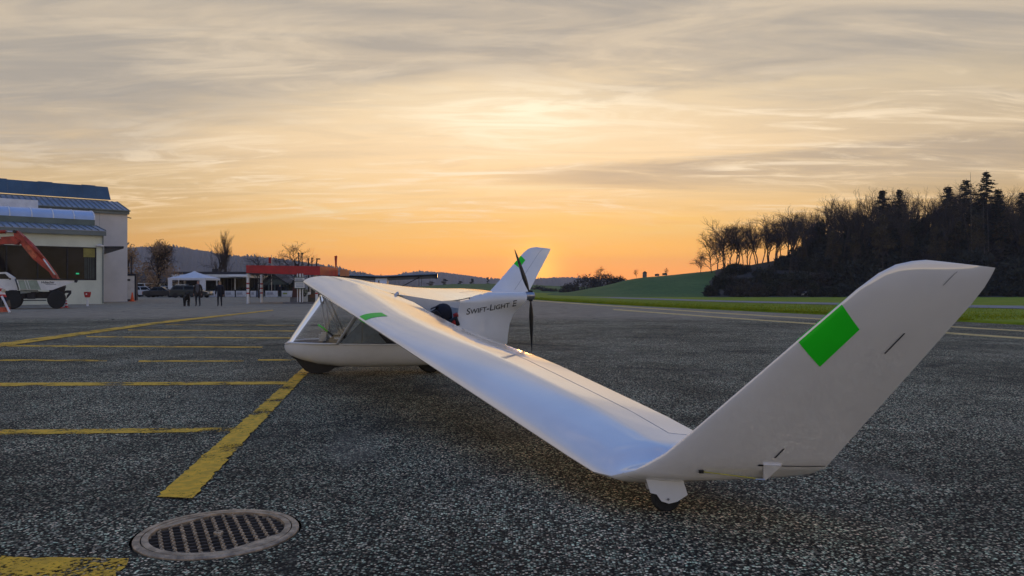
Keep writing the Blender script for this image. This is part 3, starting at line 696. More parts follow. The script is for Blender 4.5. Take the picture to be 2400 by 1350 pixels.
# pod
PS = [(-3.655, .345, .385, .012), (-3.63, .30, .41, .06), (-3.56, .245, .428, .13), (-3.42, .19, .432, .195), (-3.2, .135, .43, .25), (-2.9, .10, .425, .285),
      (-2.5, .09, .42, .30), (-2.0, .095, .415, .30), (-1.6, .11, .42, .28), (-1.2, .13, .42, .22), (-.9, .16, .42, .12), (-.72, .20, .42, .03)]
def pod_ring(x, zb, zt, hw, n=18):
    pts = []
    for k in range(n + 1):
        a = math.pi * k / n; c, s = math.cos(a), math.sin(a)
        y = hw * math.copysign(abs(c) ** .75, c); z = zt - (zt - zb) * abs(s) ** .8
        pts.append((x, y, z))
    return pts
m = MB(); m.loft([pod_ring(*p) for p in PS], True, True); POD = m.build('pod', MT['gel2'], PLANE, angle=50)
MB().loft([[(x, -hw * .93, zt - .004), (x, hw * .93, zt - .004), (x, hw * .93, zt + .004), (x, -hw * .93, zt + .004)] for x, zb, zt, hw in PS[2:10]], True, True).build('cockpit_floor', MT['darkcloth'], PLANE)
for side in (-1, 1):
    MB().tube([(x, side * hw * 1.0, zt + .004) for x, zb, zt, hw in PS[1:10]], .013, 8).build('sill_rail', MT['gel2'], PLANE, smooth=True)
# nose wheel in a black skirt
m = MB(); prof = [(-3.56, .235), (-3.545, .262), (-3.3, .20), (-3.0, .14), (-2.84, .115), (-2.86, .095), (-2.98, .085), (-3.06, .03), (-3.16, .012), (-3.3, .012), (-3.38, .05), (-3.44, .12), (-3.5, .2)]
m.prism(prof, 'y', -.055, .055); m.build('nose_wheel_skirt', MT['black'], PLANE)
MB().lathe([(.06, -.035), (.125, -.033), (.14, -.015), (.14, .015), (.125, .033), (.06, .035)], (-3.2, 0, .138), 'y', 28).build('wheel', MT['rubber'], PLANE, angle=40)
MB().lathe([(.07, -.05), (.17, -.048), (.195, -.02), (.195, .02), (.17, .048), (.07, .05)], (-1.7, 0, .193), 'y', 32).build('wheel', MT['rubber'], PLANE, angle=40)
# canopy glazing: wraps from the nose round both sides, up to the wing
def canopy_ring(f, n=24):                       # f 0 at the sill .. 1 under the wing
    pts = []
    for k in range(n + 1):
        a = -1 + 2 * k / n; w = abs(a)
        xb = -3.60 + .68 * w ** 1.9; yb = math.copysign(.30 * (1 - (1 - min(1, w * 1.25)) ** 2.0) ** .5 if w < .8 else .30, a); yb *= min(1, np.interp(xb, [-3.6, -3.4, -3.2, -2.9], [.55, .70, .88, 1.]))
        xt = -3.16 + .62 * w ** 1.6; yt = math.copysign(.27 * min(1, w * 1.5) ** .6, a)
        zt = 1.09 - .06 * w
        pts.append((xb + (xt - xb) * f, yb + (yt - yb) * f, .43 + (zt - .43) * f + .0 * f))
    return pts
m = MB(); m.loft([canopy_ring(f) for f in np.linspace(0, 1, 9)], False, False); m.build('windshield', MT['canopy'], PLANE, smooth=True, recalc=False)
for side in (-1, 1):
    a0, a1 = canopy_ring(0)[0 if side < 0 else -1], canopy_ring(1)[0 if side < 0 else -1]
    MB().tube([a0, a1], .017, 8).build('canopy_frame', MT['tube'], PLANE, smooth=True)
    q = [a0, (-1.75, side * .295, .43), (-1.75, side * .27, .80), (-2.0, side * .27, .98), a1]
    q = [Vector(p) for p in q]; MB().add(q, [(0, 1, 2, 3, 4)]).build('side_window', MT['canopy'], PLANE, recalc=False)
    # cloth panel and tubes inside
    y = side * .262
    MB().add([(-2.88, y, .44), (-2.28, y, .44), (-2.52, y, .72), (-2.60, y, .74)], [(0, 1, 2, 3)]).build('side_cloth', MT['cloth'], PLANE)
    MB().tube([(-2.60, side * .25, .44), (-2.58, side * .25, 1.0)], .016, 8).build('frame_tube', MT['tube'], PLANE, smooth=True)
    MB().tube([(-3.06, side * .12, .46), (-3.15, side * .2, 1.06)], .010, 8).build('frame_tube', MT['tube'], PLANE, smooth=True)
    MB().tube([(-2.86, side * .16, .48), (-3.12, side * .16, 1.06)], .014, 8).build('frame_tube', MT['tube'], PLANE, smooth=True)
    MB().box((-3.14, side * .09, .50), (.09, .05, .09), .2).build('rudder_pedal', MT['tube'], PLANE)
MB().tube([canopy_ring(f)[12] for f in np.linspace(0, 1, 6)], .009, 8).build('canopy_frame', MT['gel2'], PLANE, smooth=True)
MB().tube([(x, y, .436) for x, y, z in canopy_ring(0)], .012, 8).build('canopy_frame', MT['gel2'], PLANE, smooth=True)
MB().tube([(-3.30, -.06, .665), (-3.18, -.10, .665), (-3.11, -.14, .62), (-2.99, -.16, .53), (-2.86, -.16, .535)], [.006, .011, .014, .014, .012], 8).build('control_bar', MT['black'], PLANE, smooth=True)
MB().tube([(-3.19, -.106, .672), (-3.12, -.142, .632), (-3.06, -.155, .585)], .0145, 8).build('control_grip', MT['green'], PLANE, smooth=True)
MB().lathe([(.0, -.03), (.035, -.02), (.04, .02), (.0, .04)], (-3.02, -.10, .50), 'z', 12).build('instrument', MT['steel'], PLANE, smooth=True)
MB().box((-2.86, 0, .52), (.04, .16, .09), 0).build('instrument_panel', MT['darkmetal'], PLANE)
seat = MB(); seat.loft([[(-2.75 + .0, y, .45) for y in (-.22, .22)] + [(-2.75, y, .47) for y in (.22, -.22)], [(-2.2, -.23, .44), (-2.2, .23, .44), (-2.2, .23, .50), (-2.2, -.23, .50)],
                 [(-1.55, -.22, .80), (-1.55, .22, .80), (-1.62, .22, .87), (-1.62, -.22, .87)]], True, True); seat.build('seat', MT['darkcloth'], PLANE)
for side in (-1, 1):
    MB().add([(-2.42, side * .255, .44), (-1.62, side * .255, .44), (-1.62, side * .255, .80), (-2.3, side * .255, .80)], [(0, 1, 2, 3)]).build('side_lining', MT['darkcloth'], PLANE)
# cockpit wall behind the wing on the far side, headrest and harness pad
MB().prism([(-2.25, .60), (-1.30, .60), (-1.30, .955), (-1.55, .965), (-2.24, 1.075)], 'y', .19, .215).build('cockpit_wall', MT['gel2'], PLANE)
MB().prism([(-1.48, .60), (-1.31, .60), (-1.31, .86), (-1.48, .89)], 'y', .176, .189).build('cockpit_panel', MT['cloth'], PLANE)
m = MB(); m.loft([[( -1.53 + .125 * s * math.cos(a) * (1.0 if math.cos(a) > 0 else .95), .13 * s * math.sin(a), z) for a in np.linspace(0, 6.2832, 21)[:-1]] for z, s in ((.62, .9), (.72, .98), (.80, 1.), (.87, .92), (.915, .72), (.94, .42), (.948, .08))], True, True)
HEAD = m.build('headrest', MT['navy'], PLANE, smooth=True)
m = MB(); m.loft([[(-1.60, y, .905) for y in (-.09, .09)] + [(-1.60, y, .92) for y in (.09, -.09)], [(-1.70, -.06, .865), (-1.70, .06, .865), (-1.70, .06, .875), (-1.70, -.06, .875)]], True, True); m.build('peak', MT['navy'], HEAD)
MB().tube([(-1.40, -.10, .62), (-1.385, -.11, .72), (-1.36, -.10, .79), (-1.34, -.06, .80)], [.035, .04, .04, .03], 10).build('harness_pad', MT['red'], PLANE, smooth=True)
MB().tube([(-1.46, -.12, .6), (-1.43, -.13, .72), (-1.36, -.13, .76), (-1.325, -.11, .66)], .028, 10).build('harness_pad', MT['darkcloth'], PLANE, smooth=True)
# engine fairing: levels of z, front, aft, half width, aft width fraction
FL = np.array([[.10, -1.9, -.95, .10, .05], [.2, -1.9, -.75, .17, .05], [.40, -1.62, -.645, .19, .05], [.50, -1.50, -.64, .17, .05], [.66, -1.40, -.615, .135, .06], [.80, -1.335, -.565, .115, .10],
               [.88, -1.315, -.50, .115, .28], [.93, -1.305, -.435, .12, .55], [.98, -1.30, -.395, .125, .74], [1.02, -1.12, -.385, .12, .80], [1.055, -1.02, -.385, .105, .80], [1.085, -.96, -.39, .07, .80], [1.10, -.92, -.40, .02, .8]])
def fair_y(x, z):
    xf, xa, hw, wa = [np.interp(z, FL[:, 0], FL[:, i]) for i in range(1, 5)]
    u = min(1, max(0, (x - xf) / (xa - xf)))
    fr = .80 + .20 * math.sin(math.pi / 2 * min(1, u / .35)); p = fr if u < .35 else 1 - (1 - wa) * ((u - .35) / .65) ** 1.6
    return hw * p
m = MB(); rings = []
for z in [.12, .2, .3, .4, .5, .58, .66, .74, .80, .84, .88, .905, .93, .955, .98, 1.0, 1.02, 1.04, 1.055, 1.07, 1.085, 1.10]:
    xf, xa = [np.interp(z, FL[:, 0], FL[:, i]) for i in (1, 2)]; us = [xf + (xa - xf) * q for q in (0, .04, .1, .2, .3, .42, .55, .68, .8, .9, .96, 1)]
    rings.append([(x, -fair_y(x, z), z) for x in us] + [(x, fair_y(x, z), z) for x in reversed(us)])
m.loft(rings, True, True); FAIR = m.build('engine_fairing', MT['gel2'], PLANE, angle=45)
tm = text_mesh('Swift-Light E', True, .12, .008)
xs = [v.co.x for v in tm.vertices]; wid = max(xs) - min(xs); x0 = min(xs)
for v in tm.vertices:
    q = v.co.copy(); f = (q.x - x0) / wid; x = -1.215 + .69 * f; z = .80 + .118 * f + q.y * .118
    v.co = (x, -fair_y(x, z) - .003, z)
tm.materials.clear(); tm.materials.append(MT['black']); link('lettering', tm, FAIR)
for p in tm.polygons: p.material_index = 0
m = MB(); m.loft([[(-1.62, -.05, 1.03), (-1.15, -.10, .995), (-1.15, .10, .995), (-1.62, .05, 1.03)], [(-1.60, -.04, 1.045), (-1.14, -.07, 1.03), (-1.14, .07, 1.03), (-1.60, .04, 1.045)]], True, True)
# air scoop on the fairing top
MB().tube([(-1.16, -.02, 1.0), (-1.08, -.02, 1.025), (-1.0, -.02, 1.06)], [.03, .034, .02], 10).build('air_scoop', MT['gel2'], FAIR, smooth=True)
MB().tube([(-1.175, -.02, .998), (-1.155, -.02, 1.003)], .024, 10).build('scoop_mouth', MT['black'], FAIR, smooth=True)
PROP = empty('propeller'); PROP.parent = PLANE; PROP.location = (-.325, 0, 1.05)
MB().lathe([(.0, -.07), (.06, -.065), (.062, .0), (.045, .05), (.0, .07)], axis='x', n=20).build('hub', MT['steel'], PROP, angle=40)
MB().box((0.0, 0, 0), (.05, .05, .15)).build('blade_clamp', MT['darkmetal'], PROP)
def blade(dirv, ln, tw):
    d = Vector(dirv).normalized(); a0 = Vector((0, 1, 0)); a0 = (a0 - d * a0.dot(d)).normalized(); b0 = d.cross(a0); rings = []
    for f, w, th in ((0, .016, .014), (.08, .018, .014), (.18, .034, .012), (.35, .048, .010), (.55, .045, .008), (.75, .036, .006), (.9, .026, .004), (.97, .016, .003), (1, .004, .002)):
        t = R(70 - 48 * f + tw); a = a0 * math.cos(t) + b0 * math.sin(t); b = d.cross(a); c = d * (.04 + ln * f)
        w *= .78; rings.append([c + a * w, c + b * th + a * w * .3, c - a * w * .9, c - b * th * .6 + a * w * .2])
    m = MB(); m.loft(rings, True, True); return m.build('blade', MT['carbon'], PROP, smooth=True)
blade((-.335, .0, .95), .64, 0); blade((.03, 0, -1), .73, 10)

# ------------------------------------------------------------------ hangar building on the left
BO = Vector((-30.3, 57, 0)); BU = Vector((.77, .64, 0)).normalized(); BN = Vector((-BU.y, BU.x, 0))
def BP(a, n, z): p = BO + BU * a + BN * n; return (p.x, p.y, z)
def bbox(m, a0, a1, n0, n1, z0, z1, mi=0):
    return m.hexa([BP(a0, n0, z0), BP(a1, n0, z0), BP(a1, n1, z0), BP(a0, n1, z0), BP(a0, n0, z1), BP(a1, n0, z1), BP(a1, n1, z1), BP(a0, n1, z1)], mi)
def bpart(name, mat_, par, *b):
    m = MB(); bbox(m, *b); return m.build(name, mat_, par)
def slope(m, a0, a1, n0, z0, n1, z1, th):
    return m.hexa([BP(a0, n0, z0 - th), BP(a1, n0, z0 - th), BP(a1, n1, z1 - th), BP(a0, n1, z1 - th), BP(a0, n0, z0), BP(a1, n0, z0), BP(a1, n1, z1), BP(a0, n1, z1)])
def build_hangar():
    A = empty('annex_building'); tag(A, 'low cream annex with a dark window band and barrel rooflight', 'building')
    bpart('wall', MT['plaster'], A, -16, 0, 0, .3, -.1, 1.75); bpart('wall', MT['plaster'], A, -16, 0, 0, .3, 4.17, 5.05)
    bpart('wall', MT['plaster'], A, -.48, 0, 0, .3, 1.75, 4.17); bpart('wall', MT['plaster'], A, -.3, 0, .3, 9.6, -.1, 5.05)
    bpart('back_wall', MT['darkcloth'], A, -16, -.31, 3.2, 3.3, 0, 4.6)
    win = bpart('window', MT['glass'], A, -16, -.50, .16, .19, 1.77, 4.15)
    for a in (-.52, -2.35, -4.2, -6.05, -7.9, -9.8): bpart('mullion', MT['darkmetal'], win, a - .04, a + .04, .08, .155, 1.76, 4.16)
    bpart('frame', MT['darkmetal'], win, -16, -.48, .05, .155, 1.752, 1.83); bpart('frame', MT['darkmetal'], win, -16, -.48, .05, .155, 4.10, 4.168)
    bpart('blind', pm('yellow_blind', (.30, .26, .07), .8), win, -1.32, -.57, .09, .15, 3.45, 4.10)
    for i in range(6): bpart('curtain', pm('curtain_grey', (.08, .09, .08), .9), win, -1.25 + i * .115, -1.17 + i * .115, .12, .15, 1.85, 3.44)
    m, t, b = newmat('exit_glow'); b.inputs['Base Color'].default_value = (.02, .35, .15, 1); b.inputs['Emission Color'].default_value = (.05, .9, .4, 1); b.inputs['Emission Strength'].default_value = .3
    bpart('exit_light', m, win, -1.80, -1.60, .10, .15, 2.18, 2.28)
    bpart('fascia', MT['fascia'], A, -16.1, .1, -.32, -.02, 5.05, 5.36)
    m = MB(); slope(m, -16.1, .12, -.34, 5.40, 3.0, 5.98, .05); rf = m.build('roof', MT['zinc'], A)
    for i in range(24):
        a = .06 - i * .447; m = MB(); slope(m, a - .025, a + .025, -.36, 5.47, 3.0, 6.05, .07); m.build('roof_rib', MT['fascia'], rf)
    m = MB(); slope(m, -3.55, -3.25, .9, 5.70, 1.1, 5.74, .06); m.build('roof_hatch', MT['fascia'], rf)
    bpart('curb', MT['curb'], A, -16, 0, 3.0, 9.5, 5.0, 6.42)
    def barrel(a0, a1):
        m = MB(); pr = [(3.0 + 1.7 * (1 - math.cos(q)), 6.43 + .82 * math.sin(q)) for q in np.linspace(0, math.pi, 13)]
        m.loft([[BP(a, n, z) for n, z in pr] for a in (a0, a1)], True, True); return m
    for i in range(9): barrel(-.02 - 1.38 * i - 1.36, -.02 - 1.38 * i).build('rooflight_panel', MT['barrel'], A, angle=30)
    for i in range(9):
        m = MB(); pr = [(3.0 + 1.7 * (1 - 1.03 * math.cos(q)), 6.43 + .85 * math.sin(q)) for q in np.linspace(0, math.pi, 13)]; a = -1.38 * i
        m.loft([[BP(w, n, z) for n, z in pr] for w in (a - .05, a + .03)], True, True); m.build('rooflight_rib', MT['white'], A)
    bx = bpart('roof_box', MT['white'], A, -16, -3.25, 6.6, 8.2, 6.3, 8.03)
    bpart('downpipe', MT['fascia'], A, -.10, -.03, -.10, -.005, .05, 5.04)
    MB().tube([BP(-.55, -.12, 4.28), BP(-.3, -.25, 4.33), BP(-.05, -.12, 4.27)], .09, 8).build('wall_lamp', MT['white'], A, smooth=True)
    B = empty('hangar_building'); tag(B, 'tall pale hangar block with ribbed roof and blue rooftop screen', 'building')
    bpart('wall', MT['plaster2'], B, -16, 3.9, 9.8, 30, -.1, 7.63); bpart('fascia', MT['fascia'], B, -16, 4.0, 9.55, 9.79, 7.60, 7.9)
    for a in (-.6, 1.7): bpart('wall_joint', MT['seamlight'], B, a - .015, a + .015, 9.785, 9.799, .05, 7.58)
    bpart('gutter', MT['fascia'], B, -16, 4.05, 9.38, 9.53, 7.84, 7.93)
    m = MB(); slope(m, -16, 4.02, 9.5, 7.92, 13.8, 9.06, .06); rf = m.build('roof', MT['zinc'], B)
    for i in range(30):
        a = 3.95 - i * .43; m = MB(); slope(m, a - .025, a + .025, 9.48, 7.99, 13.8, 9.12, .07); m.build('roof_rib', MT['fascia'], rf)
    bpart('screen_base', MT['cream'], B, -16, 3.25, 13.8, 20, 8.6, 9.12)
    for i in range(10):
        a1 = 3.38 - i * 1.12; m = MB(); tp = 10.40 + .05 * (i % 3 == 1)
        m.hexa([BP(a1 - 1.11, 13.5, 9.16), BP(a1, 13.5, 9.16), BP(a1, 13.6, 9.16), BP(a1 - 1.11, 13.6, 9.16), BP(a1 - 1.11, 14.2, tp), BP(a1 - (.1 if i == 0 else 0), 14.2, tp), BP(a1 - (.1 if i == 0 else 0), 14.3, tp), BP(a1 - 1.11, 14.3, tp)])
        m.build('screen_panel', MT['bluepanel'], B)
    bpart('roof_vent', MT['darkmetal'], B, -6.25, -5.3, 13.3, 13.55, 9.55, 9.75); bpart('screen_cap', MT['bluepanel'], B, -6.3, -5.25, 14.0, 14.4, 10.3, 10.62)
    c = [at(244, 580, 57), at(290, 580, 57), at(244, 595.5, 67)]; m = MB(); lo = [(p.x, p.y, 4.12) for p in c]; hi = [(p.x, p.y, 4.28) for p in c]
    m.add(lo + hi, [(2, 1, 0), (3, 4, 5), (0, 1, 4, 3), (1, 2, 5, 4), (2, 0, 3, 5)]); m.build('canopy_slab', MT['darkmetal'], B)
    p = Vector(BP(3.9, 10.5, 7.45)); MB().tube([p, p + Vector((.5, 0, -.12))], .05, 6).build('bracket', MT['darkmetal'], B)
    p = Vector(BP(3.95, 11, 4.85)); MB().tube([p, p + Vector((.2, -.1, .15)), p + Vector((.45, -.1, .35))], [.06, .10, .05], 8).build('wall_lamp', MT['fascia'], B, smooth=True)
    bpart('pipe_box', pm('rust_panel', (.16, .07, .045), .8), B, 3.9, 4.08, 11.0, 11.6, 4.9, 6.6)
build_hangar()

# ------------------------------------------------------------------ dumper, excavator and site clutter
def wheel(par, c, r, w, axis='y', rim=None, hub=.5):
    o = MB().lathe([(r * .55, -w / 2), (r * .93, -w / 2), (r, -w * .3), (r, w * .3), (r * .93, w / 2), (r * .55, w / 2)], c, axis, 28).build('wheel', MT['rubber'], par, angle=35)
    MB().lathe([(.0, -w * .46), (r * .3, -w * .50), (r * hub, -w * .40), (r * .56, -w * .47), (r * .56, w * .47), (r * hub, w * .40), (0, w * .46)], c, axis, 22).build('rim', rim or MT['chrome'], o, angle=35)
    return o
def build_dumper():
    d = 43.; k = FPX / d; ox = (80 - 1200) / k
    T = empty('dump_truck', (ox, d + 1.0, 0), R(30)); T.scale = (.87, .87, 1); tag(T, 'white site dumper with tapering skip parked before the annex window', 'dump truck')
    def q(x, y): return ((x - 1200) / k - ox, CAM_H - (y - HORIZ) / k)
    m = MB(); m.prism([q(16, 655), q(152, 656), q(150, 660), q(97, 680), q(24, 678)], 'y', -1.0, 1.0); sk = m.build('skip', MT['white'], T)
    m = MB(); m.prism([q(19, 657), q(62, 657), q(72, 679), q(25, 677.5)], 'y', -1.012, -1.002); m.build('skip_panel', pm('pale_green_paint', (.30, .36, .28), .6, 0, .3, 1.5), sk)
    m = MB(); m.prism([q(14, 652.5), q(155, 654), q(159, 657), q(156, 662), q(150, 661), q(150, 656.5), q(14, 655.5)], 'y', -1.04, 1.04); m.build('skip_rim', MT['darkmetal'], sk)
    for x in (34, 40): m = MB(); m.tube([(*[q(x, 657)[0], -1.02], q(x, 657)[1]), (q(x + 7, 678)[0], -1.02, q(x + 7, 678)[1])], .02, 6); m.build('skip_rib', MT['white'], sk)
    tmh = text_mesh('Hubacher', False, .1, .02); w = max(v.co.x for v in tmh.vertices); x0, z0 = q(72, 664); s_ = (q(103, 664)[0] - x0) / w
    for v in tmh.vertices: v.co = (x0 + v.co.x * s_, -1.006, z0 + v.co.y * s_)
    tmh.materials.clear(); tmh.materials.append(MT['black']); link('lettering', tmh, sk)
    m = MB(); a = q(82, 665.5); b = q(107, 666.8); m.box(((a[0] + b[0]) / 2, -1.004, (a[1] + b[1]) / 2), (b[0] - a[0], .006, .03)); m.build('lettering', MT['print'], sk)
    m = MB(); m.prism([q(-40, 640), q(-8, 638), q(10, 650), q(18, 676), q(18, 680), q(-40, 680)], 'y', -.8, .8); cab = m.build('cab', MT['white'], T)
    m = MB(); m.prism([q(-35, 643), q(-10, 642), q(2, 654), q(-35, 654)], 'y', -.815, -.803); m.build('cab_window', MT['carglass'], cab)
    m = MB(); m.box((q(1, 655)[0], -.82, q(1, 654)[1]), (.09, .03, .09)); m.build('cab_lamp', MT['darkmetal'], cab)
    m = MB(); m.tube([(q(18, 655)[0], -.85, q(18, 655)[1]), (q(21, 665)[0], -.9, q(21, 664)[1]), (q(24, 677)[0], -.9, q(24, 677)[1])], .03, 6); m.build('mirror_arm', MT['white'], cab)
    m = MB(); m.prism([q(-40, 682), q(30, 681), q(75, 684), q(120, 684), q(125, 700), q(60, 700), q(-40, 702)], 'y', -.45, .45); m.build('chassis', MT['darkmetal'], T)
    m = MB(); m.prism([q(24, 679), q(62, 680), q(66, 685), q(40, 687), q(24, 688)], 'y', -.7, .7); m.build('step_box', pm('pale_blue_tank', (.30, .36, .38), .6), T)
    for (x0, x1, y0, y1) in ((40, 58, 686, 701), (20, 34, 688, 700), (48, 62, 684, 690)): m = MB(); a = q(x0, y0); b = q(x1, y1); m.box(((a[0] + b[0]) / 2, -.62, (a[1] + b[1]) / 2), (b[0] - a[0], .3, a[1] - b[1])); m.build('valve_block', MT['darkmetal'], T)
    m = MB(); a = q(26, 704); b = q(84, 704); m.box(((a[0] + b[0]) / 2, -.75, a[1]), (b[0] - a[0], .08, .06)); m.build('side_bar', MT['darkmetal'], T)
    m = MB(); m.prism([q(118, 684), q(133, 680.5), q(143, 681), q(143, 688), q(134, 699), q(130, 702), q(132, 693), q(137, 687), q(130, 687), q(124, 692)], 'y', -.5, .5); m.build('tow_frame', MT['darkmetal'], T)
    for x, s in ((108, -1), (108, 1), (6, -1), (6, 1)): wheel(T, (q(x, 706)[0], s * .86, .535), .535, .42, 'y', MT['white'], .42)
build_dumper()
def build_excavator():
    d = 47.; k = FPX / d; ox = (-70 - 1200) / k
    T = empty('excavator', (ox, d, 0)); tag(T, 'red excavator reaching its jointed arm down behind the dumper', 'excavator')
    def q(x, y): return ((x - 1200) / k - ox, CAM_H - (y - HORIZ) / k)
    def plate(name, poly, y0, y1, mat_=MT['excavator'], par=T):
        m = MB(); m.prism([q(*p) for p in poly], 'y', y0, y1); return m.build(name, mat_, par)
    bo = plate('boom', [(-95, 640), (-60, 590), (-20, 566), (10, 558), (34, 556), (46, 568), (34, 572), (8, 572), (-12, 579), (-48, 603), (-80, 650)], -.16, .16)
    plate('boom_plate', [(4, 556), (34, 554), (52, 566), (40, 574), (28, 571)], -.19, .19, MT['excavator'], bo)
    st = plate('stick', [(34, 541), (43, 541), (75, 570), (108, 610), (133, 645), (138, 655), (128, 655), (118, 638), (96, 620), (78, 605), (52, 572), (36, 556)], -.13, .13)
    plate('stick_plate', [(56, 578), (70, 574), (90, 600), (86, 606), (78, 604)], -.145, -.131, pm('scuffed_red', (.5, .12, .05), .6, 0, .6, 3.), st)
    m = MB(); a, b = q(104, 604), q(133, 644); m.tube([(a[0], -.2, a[1]), (b[0], -.2, b[1])], .045, 8); m.build('piston_rod', MT['white'], st, smooth=True)
    m = MB(); a, b = q(62, 556), q(106, 607); m.tube([(a[0], -.2, a[1]), (b[0], -.2, b[1])], .09, 10); m.build('cylinder', MT['excavator'], st, smooth=True)
    m = MB(); a, b = q(-45, 546), q(13, 543); m.tube([(a[0], 0, a[1]), (b[0], 0, b[1])], .11, 10); m.build('cylinder', MT['excavator'], bo, smooth=True)
    m = MB(); a, b = q(13, 543), q(35, 543); m.tube([(a[0], 0, a[1]), (b[0], 0, b[1])], .05, 8); m.build('piston_rod', MT['chrome'], bo, smooth=True)
    m = MB(); a = q(38, 543); m.lathe([(.10, -.2), (.10, .2)], (a[0], 0, a[1]), 'y', 12); m.build('pivot', MT['black'], st)
    plate('bucket', [(126, 652), (140, 654), (146, 672), (140, 692), (122, 698), (112, 690), (124, 684), (128, 668)], -.4, .4, MT['darkmetal'])
    plate('house', [(-190, 640), (-110, 640), (-80, 655), (-80, 680), (-190, 680)], -1.1, 1.1); plate('cab', [(-120, 600), (-88, 604), (-80, 655), (-122, 655)], -1.05, -.2)
    plate('cab_window', [(-116, 605), (-92, 608), (-86, 640), (-116, 640)], -1.062, -1.052, MT['carglass'])
    for s in (-1, 1): plate('track', [(-190, 690), (-180, 683), (-90, 683), (-80, 690), (-80, 712), (-90, 719.5), (-180, 719.5), (-190, 712)], s * 1.0 - .25, s * 1.0 + .25, MT['rubber'])
    plate('turntable', [(-160, 680), (-110, 680), (-110, 690), (-160, 690)], -.6, .6, MT['darkmetal'])
build_excavator()
def cone(loc, h, label, striped=True, tip=False):
    T = empty('traffic_cone', loc); tag(T, label, 'traffic cone', 'traffic cones')
    MB().box((0, 0, h * .03), (h * .55, h * .55, h * .06)).build('base', MT['conered'] if striped else MT['orange'], T)
    r0, r1 = h * .21, h * .045; n = 5 if striped else 1
    for i in range(n):
        f0, f1 = i / n, (i + 1) / n; z0, z1 = h * (.06 + .94 * f0), h * (.06 + .94 * f1)
        MB().lathe([(r0 + (r1 - r0) * f0, z0), (r0 + (r1 - r0) * f1, z1)], n=18).build('band' if striped else 'body', (MT['conered'] if i % 2 == 0 else MT['conewhite']) if striped else MT['orange'], T, angle=40)
    if tip: MB().box((0, 0, h * 1.06), (h * .08, h * .08, h * .14)).build('tip', MT['darkmetal'], T)
cone(at(140, 676, 45.) * 1 - Vector((0, 0, CAM_H)), .50, 'red and white striped cone with a dark tip beside the dumper wheel', True, True)
cone(Vector(((155.5 - 1200) / FPX * 46, 46, 0)), .45, 'smaller red and white striped cone before the cream wall', True)
cone(Vector(((310 - 1200) / FPX * 68, 68, 0)), .80, 'plain orange cone beside the white container', False)
def build_trestle():
    d = 36.; k = FPX / d; ox = (4 - 1200) / k; T = empty('road_barrier', (ox, d, 0)); tag(T, 'red and white banded site barrier with splayed orange feet', 'barrier')
    def q(x, y): return ((x - 1200) / k - ox, CAM_H - (y - HORIZ) / k)
    for i, (y0, y1, mt) in enumerate(((669, 676, 'conewhite'), (676, 683, 'conered'), (683, 690, 'conewhite'), (690, 696, 'conered'), (696, 706, 'navy'))):
        w0, w1 = 3 + (y0 - 669) * .42, 3 + (y1 - 669) * .42; m = MB(); m.prism([q(0 - w1 * 1.4, y1), q(0 + w1, y1), q(0 + w0, y0), q(0 - w0, y0)], 'y', -.05, .05); m.build('band', MT[mt], T)
    m = MB(); m.lathe([(.0, -.04), (.09, -.03), (.09, .03), (0, .04)], (q(9, 681)[0], -.02, q(9, 681)[1]), 'y', 12); m.build('lamp', pm('barrier_lamp', (.6, .52, .36), .4), T, smooth=True)
    m = MB(); m.prism([q(-25, 706), q(13, 703), q(16, 718), q(-25, 720)], 'y', -.3, .3); m.build('ballast', MT['black'], T)
    m = MB(); m.tube([(q(8, 694)[0], -.12, q(8, 694)[1]), (q(31, 733)[0], -.25, .02)], .05, 6); m.build('foot', MT['conewhite'], T)
    m = MB(); a = q(8, 726); m.box((a[0] - .4, -.15, .16), (1.3, .5, .22)); m.build('foot', pm('orange_foot', (.55, .12, .06), .7), T)
    m = MB(); m.tube([(q(-6, 694)[0], .12, q(8, 694)[1]), (q(-30, 730)[0], .2, .02)], .05, 6); m.build('foot', MT['conewhite'], T)
build_trestle()
def build_hydrant():
    d = 50.; T = empty('hydrant_post', ((205 - 1200) / FPX * d, d, 0)); tag(T, 'red box on a white post standing before the cream wall', 'hydrant')
    MB().tube([(0, 0, 0), (0, 0, .58)], .075, 10).build('post', MT['white'], T); m = MB(); m.prism([(-.16, .93), (.16, .93), (.17, .85), (.11, .57), (-.11, .57), (-.17, .85)], 'y', -.12, .12); m.build('box', MT['redpaint'], T)
    MB().lathe([(0, -.01), (.05, -.008), (.05, .008), (0, .01)], (0, -.125, .78), 'y', 12).build('emblem', MT['conewhite'], T)
build_hydrant()
def build_container():
    d = 70.; k = FPX / d; T = empty('storage_container', ((303 - 1200) / k, d + 1.2, 0)); tag(T, 'white metal container with dark blue edges beside the hangar', 'container')
    MB().box((0, -.8, 1.2), (.85, .6, 2.2)).build('body', MT['white'], T); nb = pm('dark_blue_trim', (.012, .02, .04), .5)
    MB().box((.49, -.92, 1.22), (.13, .36, 2.36)).build('corner_post', nb, T); MB().box((0, -.8, 2.40), (1.12, .7, .16)).build('roof', nb, T); MB().box((-.05, -1.11, .09), (.85, .05, .16)).build('sill', nb, T)
    MB().box((-.12, -1.115, 1.92), (.32, .03, .16)).build('vent', MT['darkmetal'], T)
build_container()

